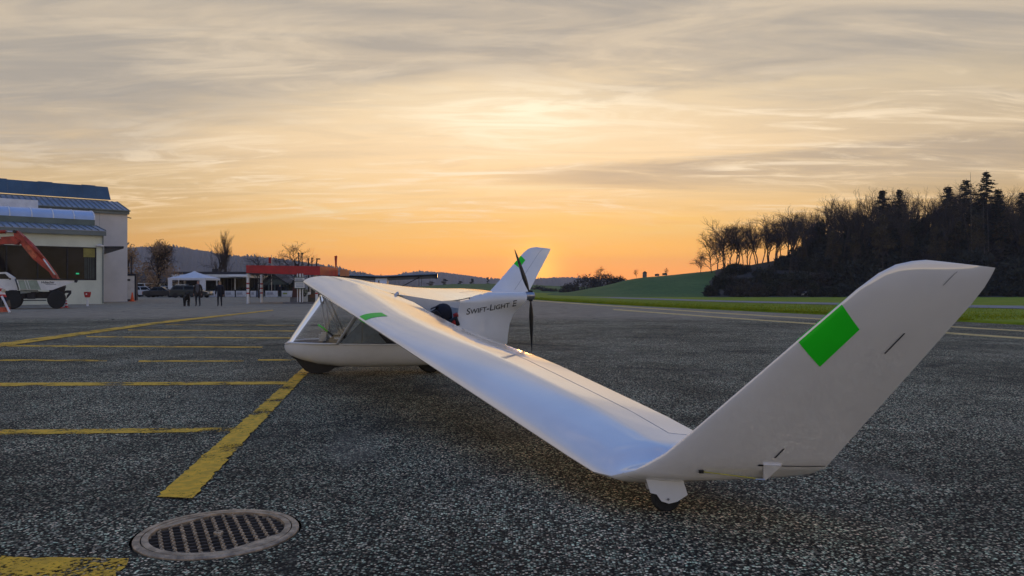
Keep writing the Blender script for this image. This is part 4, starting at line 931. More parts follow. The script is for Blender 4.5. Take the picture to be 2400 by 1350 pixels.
# ------------------------------------------------------------------ cars
def car(label, loc, rz, col, L_=4.4, H=1.42, style='sedan', roof=None):
    T = empty('parked_car', loc, rz); tag(T, label, 'car', 'cars parked by the restaurant')
    hl = L_ / 2; w = .86; bz = .62 * H
    low = {'sedan': [(-hl, .45), (-hl + .05, bz - .05), (-hl + .5, bz + .03), (hl - 1.2, bz), (hl - .15, bz - .16), (hl, .5), (hl - .02, .28), (-hl + .03, .28)],
           'wagon': [(-hl, .45), (-hl + .03, bz + .02), (hl - 1.25, bz), (hl - .12, bz - .17), (hl, .5), (hl - .02, .28), (-hl + .03, .28)],
           'van': [(-hl, .45), (-hl + .02, bz), (hl - .7, bz), (hl - .08, bz - .25), (hl, .5), (hl - .02, .28), (-hl + .03, .28)]}[style]
    top = {'sedan': [(-hl + .75, bz + .02), (-hl + 1.35, H), (hl - 1.9, H), (hl - 1.15, bz)], 'wagon': [(-hl + .06, bz + .02), (-hl + .45, H), (hl - 1.95, H), (hl - 1.2, bz)],
           'van': [(-hl + .03, bz), (-hl + .15, H), (hl - 1.35, H), (hl - .65, bz)]}[style]
    cp = carpaint('car_paint', col); m = MB()
    def ring(poly, y, sc): 
        cx = sum(p[0] for p in poly) / len(poly); return [((p[0] - cx) * sc + cx, y, p[1]) for p in poly]
    m.loft([ring(low, -w, .97), ring(low, -w + .08, 1.), ring(low, w - .08, 1.), ring(low, w, .97)], True, True); body = m.build('body', cp, T, angle=40)
    m = MB(); bot = [top[0], top[3]]; tp = [top[1], top[2]]
    wi = w - .06; wt_ = w - .22
    m.hexa([(bot[0][0], -wi, bot[0][1] - .03), (bot[1][0], -wi, bot[1][1] - .03), (bot[1][0], wi, bot[1][1] - .03), (bot[0][0], wi, bot[0][1] - .03), (tp[0][0], -wt_, tp[0][1]), (tp[1][0], -wt_, tp[1][1]), (tp[1][0], wt_, tp[1][1]), (tp[0][0], wt_, tp[0][1])])
    m.build('cabin', roof or cp, T)
    def lerp(a, b, f): return tuple(p + (q - p) * f for p, q in zip(a, b))
    for s in (-1, 1):                              # side glass
        A, B, C_, D = (bot[0][0], s * wi, bot[0][1]), (bot[1][0], s * wi, bot[1][1]), (tp[1][0], s * wt_, tp[1][1]), (tp[0][0], s * wt_, tp[0][1])
        for f0, f1 in ((.06, .47), (.51, .95)):
            q = [lerp(lerp(A, B, f), lerp(D, C_, f), g) for f, g in ((f0, .12), (f1, .12), (f1, .86), (f0, .86))]
            m = MB(); o = (0, s * .012, .004); m.add([tuple(p[i] + o[i] for i in range(3)) for p in q], [(0, 1, 2, 3)]); m.build('window', MT['carglass'], T)
    for (P0, P1, sx) in ((bot[1], tp[1], 1), (bot[0], tp[0], -1)):
        q = [(P0[0] + sx * .012 + (P1[0] - P0[0]) * f, y * (wi - (wi - wt_) * f) * .88, P0[1] + (P1[1] - P0[1]) * f + .006) for f, y in ((.1, -1), (.1, 1), (.9, 1), (.9, -1))]
        MB().add(q, [(0, 1, 2, 3)]).build('windscreen', MT['carglass'], T)
    for x in (-hl + .82, hl - .88):
        for s in (-1, 1): wheel(T, (x, s * (w - .08), .32), .32, .2)
    for s in (-1, 1):
        MB().box((hl - .03, s * .6, .60), (.08, .3, .12)).build('headlight', MT['white'], T); MB().box((-hl + .01, s * .62, .68), (.06, .22, .14)).build('tail_light', MT['redpaint'], T)
        MB().box((hl - 1.75, s * .95, bz + .08), (.1, .16, .12)).build('mirror', cp, T)
def cx(x, d): return Vector(((x - 1200) / FPX * d, d, 0))
car('dark green estate car with a pale roof box nearest the tent', cx(449, 95), R(-4), (.010, .020, .020), 4.9, 1.5, 'wagon')
car('black saloon car parked left of the dark estate car', cx(379, 99), R(6), (.010, .013, .016), 4.3, 1.34, 'sedan')
car('silver hatchback partly hidden behind the black saloon car', cx(345, 104), R(10), (.50, .52, .56), 4.0, 1.42, 'wagon')
car('white van with dark windows standing behind the silver hatchback', cx(352, 115), R(4), (.55, .55, .55), 4.7, 1.95, 'van')
car('white car peeping out beside the container', cx(318, 110), R(0), (.6, .6, .6), 4.2, 1.4, 'sedan')
car('light grey saloon tucked behind the black saloon and the estate car', cx(397, 108), R(3), (.35, .36, .38), 4.3, 1.5, 'sedan')
car('cream coloured car with sloping roof behind the estate car', cx(432, 103), R(0), (.55, .52, .42), 4.4, 1.68, 'sedan')

# ------------------------------------------------------------------ tent, restaurant, hut, banners
def build_tent():
    d = 106.; k = FPX / d; x0 = 456; T = empty('pavilion_tent', ((x0 - 1200) / k, d, 0)); tag(T, 'white pavilion tent with a peaked roof beside the restaurant', 'tent')
    w = 2.55; ze, zp = CAM_H + (676 - 652) / k, CAM_H + (676 - 635) / k; m = MB(); rings = []
    for f, s in ((0, 1.), (.22, .70), (.5, .38), (.8, .12), (1., .015)): rings.append([(i * w * s, j * w * s, ze + (zp - ze) * f) for i, j in ((-1, -1), (1, -1), (1, 1), (-1, 1))])
    m.loft(rings, True, True); m.build('roof', MT['tent'], T)
    for i, j in ((-1, -1), (1, -1), (1, 1), (-1, 1)): MB().tube([(i * (w - .05), j * (w - .05), 0), (i * (w - .05), j * (w - .05), ze)], .05, 6).build('leg', MT['white'], T)
    for j in (-1, 1): MB().box((0, j * w, ze - .14), (2 * w, .03, .28)).build('valance', MT['tent'], T)
    for i in (-1, 1): MB().box((i * w, 0, ze - .14), (.03, 2 * w - .1, .28)).build('valance', MT['tent'], T)
    MB().box((-w + .3, -w + .04, ze * .5), (.55, .03, ze - .3)).build('side_sheet', MT['tent'], T); MB().box((w - .45, -w + .04, ze * .5), (.8, .03, ze - .3)).build('side_sheet', MT['tent'], T)
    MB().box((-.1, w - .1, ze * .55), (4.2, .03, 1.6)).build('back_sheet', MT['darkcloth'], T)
build_tent()
def build_restaurant():
    d = 124.; k = FPX / d; T = empty('restaurant', ((445 - 1200) / k, d, 0)); tag(T, 'long low restaurant with brown roof wing and white fascia', 'building'); ox = (445 - 1200) / k
    def X(x): return (x - 1200) / k - ox
    def Z(y): return CAM_H - (y - HORIZ) / k
    def b(name, mt, x0, x1, y0, y1, d0, d1, par=T): return MB().box(((X(x0) + X(x1)) / 2, (d0 + d1) / 2, (Z(y0) + Z(y1)) / 2), (X(x1) - X(x0), d1 - d0, Z(y0) - Z(y1))).build(name, MT[mt], par)
    b('wall', 'cream', 296, 415, 661, 694, .3, 9)
    m = MB(); m.prism([(-.6, Z(661)), (5, Z(636.5)), (10, Z(661)), (10, Z(663)), (5, Z(639)), (-.6, Z(663))], 'x', X(290), X(418)); m.build('roof', MT['roofbrown'], T)
    for x in (306, 322, 340, 385, 400): b('window', 'glass', x, x + 10, 667, 684, .22, .29)
    b('door', 'curb', 352, 364, 666, 693, .2, .29)
    b('wall', 'cream', 418, 600, 651, 694, 2.0, 9); b('fascia', 'white', 412, 590, 643.5, 650.5, -1.5, 9.5); b('roof', 'roofdark', 410, 600, 637, 643.2, -.5, 9)
    for i in range(11): b('window', 'glass', 497 + i * 9, 505 + i * 9, 652, 684, 1.86, 1.98)
    for x in (425, 470, 514, 556, 588): b('post', 'white', x, x + 1.4, 650.6, 694, -1.2, -1.0)
    b('chimney', 'roofdark', 480, 494, 629, 642, 3, 4.2); MB().tube([(X(486), 3.5, Z(630)), (X(486), 3.5, Z(623))], .07, 6).build('flue', MT['darkmetal'], T)
    b('awning', 'white', 545, 592, 647.5, 649.8, -4.2, -1.55); b('dish', 'white', 469, 480, 637.5, 641, -.2, .4)
    MB().tube([(X(425), -.3, Z(641)), (X(420), -.3, Z(632))], .10, 6).build('roof_lamp', MT['cream'], T)
build_restaurant()
def build_hut():
    d = 112.; k = FPX / d; T = empty('garden_hut', ((645 - 1200) / k, d, 0)); tag(T, 'dark gabled garden hut behind the fuel station posts', 'building'); ox = (645 - 1200) / k
    def q(x, y): return ((x - 1200) / k - ox, CAM_H - (y - HORIZ) / k)
    gm = pm('hut_green', (.05, .07, .06), .6, 0, .4, 1.)
    m = MB(); m.prism([q(612, 694), q(676, 694), q(676, 668), q(640, 645), q(612, 664)], 'y', 0, 5); m.build('wall', gm, T)
    for p, r_ in (((640, 643), (606, 666)), ((640, 643), (682, 670))):
        a, b = q(*p), q(*r_); m = MB(); m.hexa([(a[0], -.3, a[1]), (b[0], -.3, b[1]), (b[0], 5.3, b[1]), (a[0], 5.3, a[1]), (a[0], -.3, a[1] + .14), (b[0], -.3, b[1] + .14), (b[0], 5.3, b[1] + .14), (a[0], 5.3, a[1] + .14)]); m.build('roof', MT['roofdark'], T)
    for x in (618, 632, 646, 660): a, b = q(x, 667), q(x + 10, 686); MB().box(((a[0] + b[0]) / 2, -.04, (a[1] + b[1]) / 2), (b[0] - a[0], .06, a[1] - b[1])).build('window', MT['glass'], T)
build_hut()
d = 99.
for i, (x0, x1, lab) in enumerate(((486, 512, 'plain white fence banner beside the estate car'), (527, 550, 'white fence banner behind the person in dark coat'), (553, 577, 'white fence banner with grey print left of the first fuel canopy post'), (587, 600, 'narrow white fence banner between the two canopy posts'),
                                   (601, 618, 'dark blue fence banner left of the second canopy post'), (622, 651, 'wide white fence banner right of the second canopy post'), (660, 689, 'white fence banner with green mark beside the fuel island'))):
    k = FPX / d; w = (x1 - x0) / k; T = empty('fence_banner', (((x0 + x1) / 2 - 1200) / k, d, 0)); tag(T, lab, 'banner', 'fence banners before the restaurant terrace')
    MB().box((0, 0, .46), (w, .04, .76)).build('sheet', MT['print'] if i == 4 else MT['banner'], T)
    for s in (-1, 1): MB().tube([(s * w / 2, .05, 0), (s * w / 2, .05, .95)], .035, 6).build('post', MT['darkmetal'], T)
    if i in (1, 2, 3, 5): MB().box((-w * .12, -.03, .55), (w * .5, .012, .10)).build('print', MT['print'], T); MB().box((-w * .1, -.03, .37), (w * .55, .012, .05)).build('print', MT['print'], T)
    if i == 6: MB().box((-w * .22, -.03, .5), (w * .35, .012, .2)).build('print', pm('print_green', (.25, .32, .06), .7), T)
def shrub_mesh(name, w, dp, h, n, mat_, seed, leaf=.16):
    r = np.random.default_rng(seed); vs, fs = [], []
    for k in range(n):
        u = r.normal(size=3); u /= np.linalg.norm(u); rad = r.uniform(.55, 1) ** .5; bump = 1 + .22 * math.sin(u[0] * 9 + seed) * math.sin(u[1] * 7) + r.normal() * .07
        c = np.array([u[0] * w / 2, u[1] * dp / 2, abs(u[2]) * h]) * rad * bump; a = r.normal(size=3) * leaf; b = r.normal(size=3) * leaf; i = len(vs)
        vs += [tuple(c - a * .5), tuple(c + a * .5), tuple(c + b)]; fs.append((i, i + 1, i + 2))
    return MB().add(vs, fs).mesh(name, mat_, recalc=False)
def shrub(label, loc, w, dp, h, n, mat_, seed, name='shrub', group=None, leaf=.16):
    T = empty(name, loc); tag(T, label, 'shrub', group); link('foliage', shrub_mesh('foliage', w, dp, h, n, mat_, seed, leaf), T)
    m = MB()
    for k in range(5): a = k * 1.256 + seed; m.tube([(0, 0, 0), (math.cos(a) * w * .2, math.sin(a) * dp * .2, h * .6)], [.05, .02], 4)
    m.build('stem', MT['bark'], T); return T
shrub('dark rounded hedge behind the parked cars by the tent', cx(395, 117), 3.6, 1.2, 1.9, 900, MT['ivy'], 3)
shrub('leafy green plants under the restaurant awning', cx(505, 104), 2.6, .9, 1.5, 600, MT['ivy'], 4)
shrub('low dark plants along the terrace behind the white banners', cx(572, 103), 4.4, .8, 1.2, 800, MT['ivy'], 5)
shrub('dense dark bush beside the garden hut', cx(690, 104), 3.0, 1.5, 2.1, 900, MT['ivy'], 6)

# ------------------------------------------------------------------ fuel station
def build_fuel():
    d = 58.; k = FPX / d; ox = (663 - 1200) / k; T = empty('fuel_station', (ox, d, 0)); tag(T, 'dark red fuel station canopy on white posts with red bands', 'fuel station')
    def X(x): return (x - 1200) / k - ox
    def Z(y): return CAM_H - (y - HORIZ) / k
    MB().hexa([(X(577), 0, Z(639.5)), (X(750), 0, Z(645)), (X(750), 6, Z(644)), (X(577), 6, Z(638.5)), (X(577), 0, Z(621.5)), (X(750), 0, Z(624)), (X(750), 6, Z(623)), (X(577), 6, Z(620.5))]).build('canopy', MT['redpaint'], T)
    for x, dy in ((581, .3), (613, 4.6), (742, .3), (738, 5.6)):
        kk = FPX / (d + dy); xx = (x - 1200) / kk - ox; MB().tube([(xx, dy, -.02), (xx, dy, Z(641))], .105, 12).build('post', MT['white'], T, angle=40)
        for z in (.78, 1.16, 1.52): MB().lathe([(.108, z - .055), (.108, z + .055)], (xx, dy, 0), 'z', 12).build('post_band', MT['redpaint'], T, angle=40)
    m = MB(); m.box(((X(668) + X(746)) / 2, .5, .055), (X(746) - X(668), 2.2, .13)); m.build('island', MT['concrete'], T)
    m = MB(); m.box(((X(718) + X(748)) / 2, 1.2, 1.0), (X(748) - X(718), 1.2, 1.8)); m.build('pump_cabinet', pm('brown_cabinet', (.07, .062, .045), .6, 0, .4, 1.5), T)
    MB().box((X(722.5), .57, 1.25), (.12, .06, .7)).build('hose', MT['steel'], T); MB().box((X(721), .5, .78), (.22, .1, .2)).build('nozzle', MT['white'], T)
    MB().box((X(734), .58, .6), (.8, .04, .3)).build('cabinet_panel', pm('rusty_panel', (.16, .07, .03), .7), T)
    MB().box((X(687), .8, .70), (.4, .5, 1.15)).build('pump', pm('dark_red_pump', (.06, .012, .012), .5), T); MB().box((X(689), .5, .30), (.7, .6, .34)).build('bin', MT['concrete'], T)
    sc, t, b = newmat('sun_tinted_panel'); tl = N(t, 'ShaderNodeBsdfTranslucent'); tl.inputs[0].default_value = (.8, .5, .3, 1); ad = N(t, 'ShaderNodeMixShader'); ad.inputs[0].default_value = .7  # orange of the low sun is put into this panel's colour
    L(t, b.outputs[0], ad.inputs[1]); L(t, tl.outputs[0], ad.inputs[2]); b.inputs['Base Color'].default_value = (.7, .45, .3, 1); L(t, ad.outputs[0], t.nodes['Material Output'].inputs[0])
    MB().box(((X(751) + X(766)) / 2 + .02, 6.5, (Z(627) + Z(644)) / 2), (X(766) - X(751), .03, Z(627) - Z(644))).build('screen', sc, T); MB().box((X(771.5), 6.5, (Z(629) + Z(644)) / 2), (.28, .03, .5)).build('screen', sc, T)
    P = empty('price_sign', (ox, d, 0)); tag(P, 'white and green notice board on three white posts at the fuel island', 'sign')
    MB().box((X(704.5), -.25, Z(663)), (X(716) - X(693.5), .10, Z(651) - Z(675))).build('board', MT['white'], P); gn = pm('sign_green', (.012, .05, .025), .5)
    for y, h in ((650, .05), (660.5, .055), (676, .05)): MB().box((X(704.5), -.31, Z(y)), (X(716) - X(693), .02, h)).build('stripe', gn, P)
    for y0, n in ((654, 5), (657, 6)): 
        for i in range(n): MB().box((X(696.5) + i * .11, -.312, Z(y0)), (.085, .014, .055)).build('print', MT['print'], P)
    for i in range(3): MB().box((X(705), -.312, Z(665 + i * 3.2)), (.56, .014, .045)).build('print', pm('print_pale', (.30, .36, .42), .7), P)
    for x, w in ((698.5, .05), (704.5, .11), (710.5, .05)): MB().box((X(x), -.12, (Z(641) + .11) / 2), (w, .1, Z(641) - .13)).build('post', MT['white'], P)
build_fuel()
for x, y, d, lab in ((700, 594, 66, 'tall dark vent pipe left of the pair above the fuel canopy'), (708, 594, 66, 'tall dark vent pipe right of the pair above the fuel canopy'), (723, 607, 66, 'short dark vent pipe with a flat cap above the canopy'), (731, 606, 66, 'short plain vent pipe next to the street lamp')):
    k = FPX / d; T = empty('vent_pipe', ((x - 1200) / k, d, 0)); tag(T, lab, 'pipe', 'vent pipes behind the fuel canopy'); zt = CAM_H - (y - HORIZ) / k
    MB().tube([(0, 0, 0), (0, 0, zt)], .045, 8).build('pipe', MT['darkmetal'], T); MB().lathe([(.03, zt - .06), (.075, zt - .02), (.075, zt + .05), (.0, zt + .08)], n=8).build('cap', MT['darkmetal'], T)
T = empty('street_lamp', ((742 - 1200) / FPX * 68, 68, 0)); tag(T, 'grey street lamp with a short bent arm behind the fuel canopy', 'street lamp')
k = FPX / 68; zt = CAM_H + (676 - 607) / k; MB().tube([(0, 0, 0), (0, 0, zt - .3), (.05, 0, zt)], .06, 8).build('pole', MT['darkmetal'], T); MB().box((.14, 0, zt), (.34, .16, .10)).build('lamp_head', MT['darkmetal'], T)
T = empty('windsock', ((789 - 1200) / FPX * 118, 118, 0)); tag(T, 'limp red windsock hanging from its tall pole', 'windsock'); k = FPX / 118; z1 = CAM_H + (676 - 600) / k; z0 = CAM_H + (676 - 627) / k
MB().tube([(0, 0, 0), (0, 0, z1 + .1)], .05, 6).build('pole', MT['steel'], T); MB().lathe([(.11, z0), (.16, (z0 + z1) / 2), (.22, z1 - .1), (.24, z1)], (-.1, -.1, 0), n=12).build('sock', MT['sock'], T, angle=40)
T = empty('flag_pole', ((633 - 1200) / FPX * 100, 100, 0)); tag(T, 'small red flag on a thin pole above the fuel canopy', 'flag'); k = FPX / 100; z1 = CAM_H + (676 - 603) / k; z0 = CAM_H + (676 - 617) / k
MB().tube([(.2, 0, 0), (.2, 0, z1 + .3)], .04, 6).build('pole', MT['steel'], T); MB().add([(-.2, 0, z0), (.0, .06, z0 - .03), (.2, 0, z0), (.2, 0, z1), (0, .06, z1), (-.2, 0, z1 - .02)], [(0, 1, 4, 5), (1, 2, 3, 4)]).build('cloth', MT['flag'], T)
T = empty('utility_pole', ((308 - 1200) / FPX * 120, 120, 0)); tag(T, 'dark utility pole rising behind the white container', 'pole'); MB().tube([(0, 0, 0), (0, 0, 6.2)], .12, 6).build('pole', MT['darkmetal'], T); MB().box((.1, 0, 5.9), (.8, .12, .12)).build('crossarm', MT['darkmetal'], T)

# ------------------------------------------------------------------ parked high-wing aircraft behind
def build_plane2():
    d = 70.; k = FPX / d; T = empty('light_aircraft', ((895 - 1200) / k, d, 0), R(3)); tag(T, 'dark high-wing light aircraft parked behind the white glider', 'aircraft')
    dk = pm('dark_blue_paint', (.02, .02, .028), .4, 0, .2, 1., coat=.5); m = MB(); zs = CAM_H + (676 - 651) / k
    def sec(x, c, z): return [(x, -c * .5, z + .14), (x, -c * .3, z + .24), (x, c * .1, z + .18), (x, c * .5, z - .22), (x, c * .1, z - .14), (x, -c * .35, z - .02)]
    m.loft([sec(-5.0, .6, zs + .12), sec(-4.6, 1.3, zs + .12), sec(-.6, 1.45, zs - .02), (sec(0, 1.45, zs - .03)), sec(.6, 1.45, zs - .02), sec(4.55, 1.3, zs + .16), sec(5.05, .55, zs + .14)], True, True); m.build('wing', dk, T)
    m = MB(); rings = []
    for y, w, z0, z1 in ((-2.2, .10, .95, 1.25), (-1.9, .40, .7, 1.4), (-1.0, .5, .6, 1.5), (-.4, .52, .58, zs - .05), (.9, .5, .6, zs - .05), (2.2, .3, .8, 1.5), (4.2, .08, 1.1, 1.45)): rings.append([(-w, y, z0), (w, y, z0), (w, y, z1), (-w, y, z1)])
    m.loft(rings, True, True); m.build('fuselage', MT['white'], T)
    for s in (-1, 1):
        MB().tube([(s * .5, -.2, .65), (s * 3.5, -.2, zs + .08)], .04, 6).build('strut', MT['darkmetal'], T); MB().tube([(s * .3, 0, .6), (s * .9, 0, .3)], .05, 6).build('gear_leg', MT['steel'], T); wheel(T, (s * .95, 0, .22), .22, .14, 'x')
        for dx in (-.12, .12): MB().tube([(s * 3.5 + dx, -.25, zs - .75), (s * 3.5 + dx, -.25, zs + .1)], .02, 6).build('tie_rod', MT['darkmetal'], T)
    wheel(T, (0, -1.8, .2), .2, .12, 'x'); MB().tube([(0, -1.8, .2), (0, -1.7, .8)], .05, 6).build('gear_leg', MT['steel'], T)
    m = MB(); m.prism([(3.4, 1.4), (4.3, 1.4), (4.4, 1.52), (4.0, 1.6)], 'x', -.03, .03); m.build('tail_fin', dk, T)
    MB().box((0, 4.0, 1.38), (2.6, .7, .05)).build('tailplane', dk, T); MB().tube([(-.02, -.5, zs + .05), (-.02, -.5, zs + .35)], .03, 6).build('antenna', MT['darkmetal'], T)
    MB().box((0, -2.28, 1.1), (.12, .05, 1.5)).build('propeller', MT['carbon'], T)
build_plane2()

# ------------------------------------------------------------------ people and animals
def skin_mesh(name, joints, edges, mats, pick, sub=1, root=0):
    me = bpy.data.meshes.new(name); me.from_pydata([j[0] for j in joints], edges, [])
    o = bpy.data.objects.new(name, me); COL.objects.link(o)
    sk = o.modifiers.new('s', 'SKIN'); sk.use_smooth_shade = True
    lay = me.skin_vertices[0] if me.skin_vertices else None
    if lay is None:
        bm = bmesh.new(); bm.from_mesh(me); bm.verts.layers.skin.verify(); bm.to_mesh(me); bm.free(); lay = me.skin_vertices[0]
    for i, j in enumerate(joints):
        r = j[1]; lay.data[i].radius = (r, r) if isinstance(r, (int, float)) else r; lay.data[i].use_root = (i == root)
    sb = o.modifiers.new('d', 'SUBSURF'); sb.levels = sub; sb.render_levels = sub
    out = eval_mesh(o, name); bpy.data.objects.remove(o)
    out.materials.clear()
    for m in mats: out.materials.append(m)
    for p in out.polygons: p.material_index = pick(p.center); p.use_smooth = True
    return out
def person(label, loc, h, rz, mats, pick, coat=.0, stride=.07, hair=None):
    T = empty('person', loc, rz, h / 1.75); tag(T, label, 'person')
    J = [((0, 0, .95), (.15, .11)), ((0, 0, 1.12), (.15 + coat, .11 + coat)), ((0, 0, 1.30), (.17 + coat, .12 + coat)), ((0, 0, 1.44), (.13, .09)), ((0, 0, 1.52), .058), ((0, -.01, 1.62), (.075, .085)), ((0, -.01, 1.71), (.062, .075))]
    E = [(0, 1), (1, 2), (2, 3), (3, 4), (4, 5), (5, 6)]
    for s in (-1, 1):
        b = len(J)
        J += [((s * .19, 0, 1.42), .068 + coat * .4), ((s * .255, .02, 1.16), .055 + coat * .4), ((s * .275, -.04, .92), .042 + coat * .3), ((s * .275, -.06, .83), .038),
              ((s * .10, 0, .88), .092), ((s * .105, -.03 + s * stride, .50), .068), ((s * .11, .02 + s * stride * 1.6, .09), .046), ((s * .115, -.10 + s * stride * 1.6, .035), .038)]
        E += [(3, b), (b, b + 1), (b + 1, b + 2), (b + 2, b + 3), (0, b + 4), (b + 4, b + 5), (b + 5, b + 6), (b + 6, b + 7)]
    link('body', skin_mesh('body', J, E, mats, pick), T)
    if hair: MB().lathe([(.03, 1.50), (.085, 1.56), (.098, 1.64), (.09, 1.72), (.05, 1.77), (.0, 1.78)], (0, .025, 0), 'z', 14).build('hair', hair, T, smooth=True)
    for s in (-1, 1):                           # fingers
        for i in range(4): MB().tube([(s * .275, -.075 + i * .018, .81), (s * .272, -.08 + i * .018, .765), (s * .262, -.082 + i * .018, .735 - .01 * (i % 2))], .0085, 5).build('finger', MT['skin'], T, smooth=True)
        MB().tube([(s * .265, -.085, .84), (s * .25, -.105, .80), (s * .245, -.105, .775)], .009, 5).build('thumb', MT['skin'], T, smooth=True)
    return T
def pick_man(c):
    if c.z > 1.505: return 0
    if c.z < .80 and abs(c.x) < .22: return 2
    if c.z < .86 and abs(c.x) > .22: return 0
    return 3 if (abs(c.x) < .07 and c.y < -.05 and c.z > .95) else 1
def pick_woman(c):
    if c.z > 1.52: return 0
    if c.z < .74 and abs(c.x) < .22: return 2
    if c.z < .85 and abs(c.x) > .22: return 0
    return 1
k = FPX / 49.5
person('person in a brown jacket walking beside the black dog', ((464 - 1200) / k, 49.5, 0), 1.66, 0., [MT['skin'], MT['jacket'], MT['trouser'], MT['shirt']], pick_man, .015, .03)
person('person in a dark navy coat with light hair walking alone', ((522 - 1200) / k, 49, 0), 1.58, R(8), [MT['skin'], MT['navy'], MT['trouser']], pick_woman, .045, .025, MT['hair'])
person('person in dark clothes standing far off at the terrace fence', ((656 - 1200) / FPX * 101, 101, 0), 1.62, R(40), [MT['skin'], MT['navy'], MT['trouser']], pick_woman, .02, .01, MT['hair'])
def quadruped(name, label, cat, loc, rz, sc, mats, pick, graze=False, group=None):
    T = empty(name, loc, rz, sc); tag(T, label, cat, group)
    hd = [((.52, 0, .66), .085), ((.64, 0, .74), .075), ((.76, 0, .71), .045), ((.82, 0, .69), .034)] if not graze else [((.55, 0, .52), .085), ((.68, 0, .32), .07), ((.76, 0, .15), .058), ((.80, 0, .06), .042)]
    J = [((0, 0, .52), (.13, .15)), ((.25, 0, .53), (.14, .17)), ((.42, 0, .58), (.12, .13))] + hd + [((-.25, 0, .55), (.12, .13)), ((-.40, 0, .54), (.10, .11)), ((-.50, 0, .52), .03), ((-.60, 0, .36), .02)]
    E = [(0, 1), (1, 2), (2, 3), (3, 4), (4, 5), (5, 6), (0, 7), (7, 8), (8, 9), (9, 10)]
    for s in (-1, 1):
        b = len(J); J += [((.32, s * .10, .40), .07), ((.33, s * .105, .22), .042), ((.31 + s * .02, s * .105, .05), .034), ((.35 + s * .02, s * .105, .02), .036)]; E += [(1, b), (b, b + 1), (b + 1, b + 2), (b + 2, b + 3)]
        b = len(J); J += [((-.34, s * .10, .42), .085), ((-.29, s * .105, .30), .055), ((-.44 + s * .03, s * .105, .19), .036), ((-.40 + s * .03, s * .105, .04), .032), ((-.36 + s * .03, s * .105, .02), .034)]; E += [(7, b), (b, b + 1), (b + 1, b + 2), (b + 2, b + 3), (b + 3, b + 4)]
    link('body', skin_mesh('body', J, E, mats, pick), T)
    hx, hz = (.60, .80) if not graze else (.66, .40)
    for s in (-1, 1): MB().tube([(hx, s * .055, hz), (hx - .02, s * .10, hz - .02), (hx, s * .11, hz - .10)], [.02, .03, .012], 6).build('ear', mats[0], T, smooth=True)
quadruped('dog', 'large black dog walking towards the camera beside a person', 'dog', ((440.5 - 1200) / k, 49.3, 0), R(-62), 1.12, [MT['fur']], lambda c: 0)
for i, (x, y, rz, sc, lab) in enumerate(((1579, 694.0, 200, 2.1, 'dark grazing cow farthest to the left in the field'), (1643, 695.0, 100, 2.1, 'black and white cow seen end-on below the bare trees'), (1735, 697, 10, 2.1, 'dark cow with a white belly standing before the wood'), (1783, 696.2, 150, 1.9, 'pale brown cow grazing at the foot of the wood'),
                                         (1886, 697.0, 30, 1.9, 'small dark cow nearest the green winglet marking'))):
    p = G(x, y); wm = MT['cowwhite'] if i != 3 else pm('tan_hide', (.2, .12, .07), .8)
    quadruped('cow', lab, 'cow', (p.x, p.y, p.z + .05), R(rz), sc, [MT['cow'] if i != 3 else wm, wm], (lambda q: lambda c: 1 if math.sin(c.x * 9 + q) * math.cos(c.z * 8 + q) > .35 else 0)(i), i in (0, 3), 'cows grazing in the field')

# ------------------------------------------------------------------ trees
def seg_mesh(name, segs, mat_, n=3):
    vs, fs = [], []
    for p0, p1, r0, r1 in segs:
        t = p1 - p0; ln = np.linalg.norm(t)
        if ln < 1e-5: continue
        t = t / ln; a = np.cross(t, (0, 0, 1.) if abs(t[2]) < .9 else (1., 0, 0)); a /= np.linalg.norm(a); b = np.cross(t, a); i = len(vs)
        for p, r in ((p0, r0), (p1, r1)):
            for k in range(n): w = 6.2832 * k / n; vs.append(tuple(p + (a * math.cos(w) + b * math.sin(w)) * r))
        for k in range(n): fs.append((i + k, i + (k + 1) % n, i + n + (k + 1) % n, i + n + k))
    return MB().add(vs, fs).mesh(name, mat_, recalc=False)
def bare_tree(seed, h=10., spread=.55, up=.25, trunk=.35, levels=4, kids=(6, 5, 4, 4), r0=.16, lean=0.):
    r = np.random.default_rng(seed); limbs, twigs = [], []
    def grow(p, d, ln, rad, lv):
        n = 4 if lv < 2 else 3; pts = [p]
        for i in range(n):
            d = d + r.normal(size=3) * (.10 + .05 * lv) + np.array([0, 0, up * .22]); d /= np.linalg.norm(d)
            pts.append(pts[-1] + d * ln / n)
        for i in range(n):
            a, b = rad * (1 - .6 * i / n), rad * (1 - .6 * (i + 1) / n); (limbs if lv < 2 else twigs).append((pts[i], pts[i + 1], max(a, .011), max(b, .009)))
        if lv >= levels: return
        kc = kids[min(lv, len(kids) - 1)]
        for i in range(kc):
            f = (trunk if lv == 0 else .25) + (1 - (trunk if lv == 0 else .25)) * (i + r.uniform(0, .9)) / kc; q = min(n - 1, int(f * n)); base = pts[q] + (pts[q + 1] - pts[q]) * (f * n - q)
            ax = r.normal(size=3); ax -= ax.dot(d) * d; ax /= np.linalg.norm(ax) + 1e-6; s = spread * r.uniform(.7, 1.25)
            nd = d * math.cos(s) + ax * math.sin(s); grow(base, nd, ln * r.uniform(.45, .68) * (1.0 - .25 * f if lv == 0 else 1.), rad * (.55 if lv == 0 else .5), lv + 1)
    d0 = np.array([lean, 0, 1.]); grow(np.zeros(3), d0 / np.linalg.norm(d0), h * .78, r0, 0)
    return seg_mesh('trunk', limbs, MT['bark'], 5), seg_mesh('crown', twigs, MT['twig'], 3)
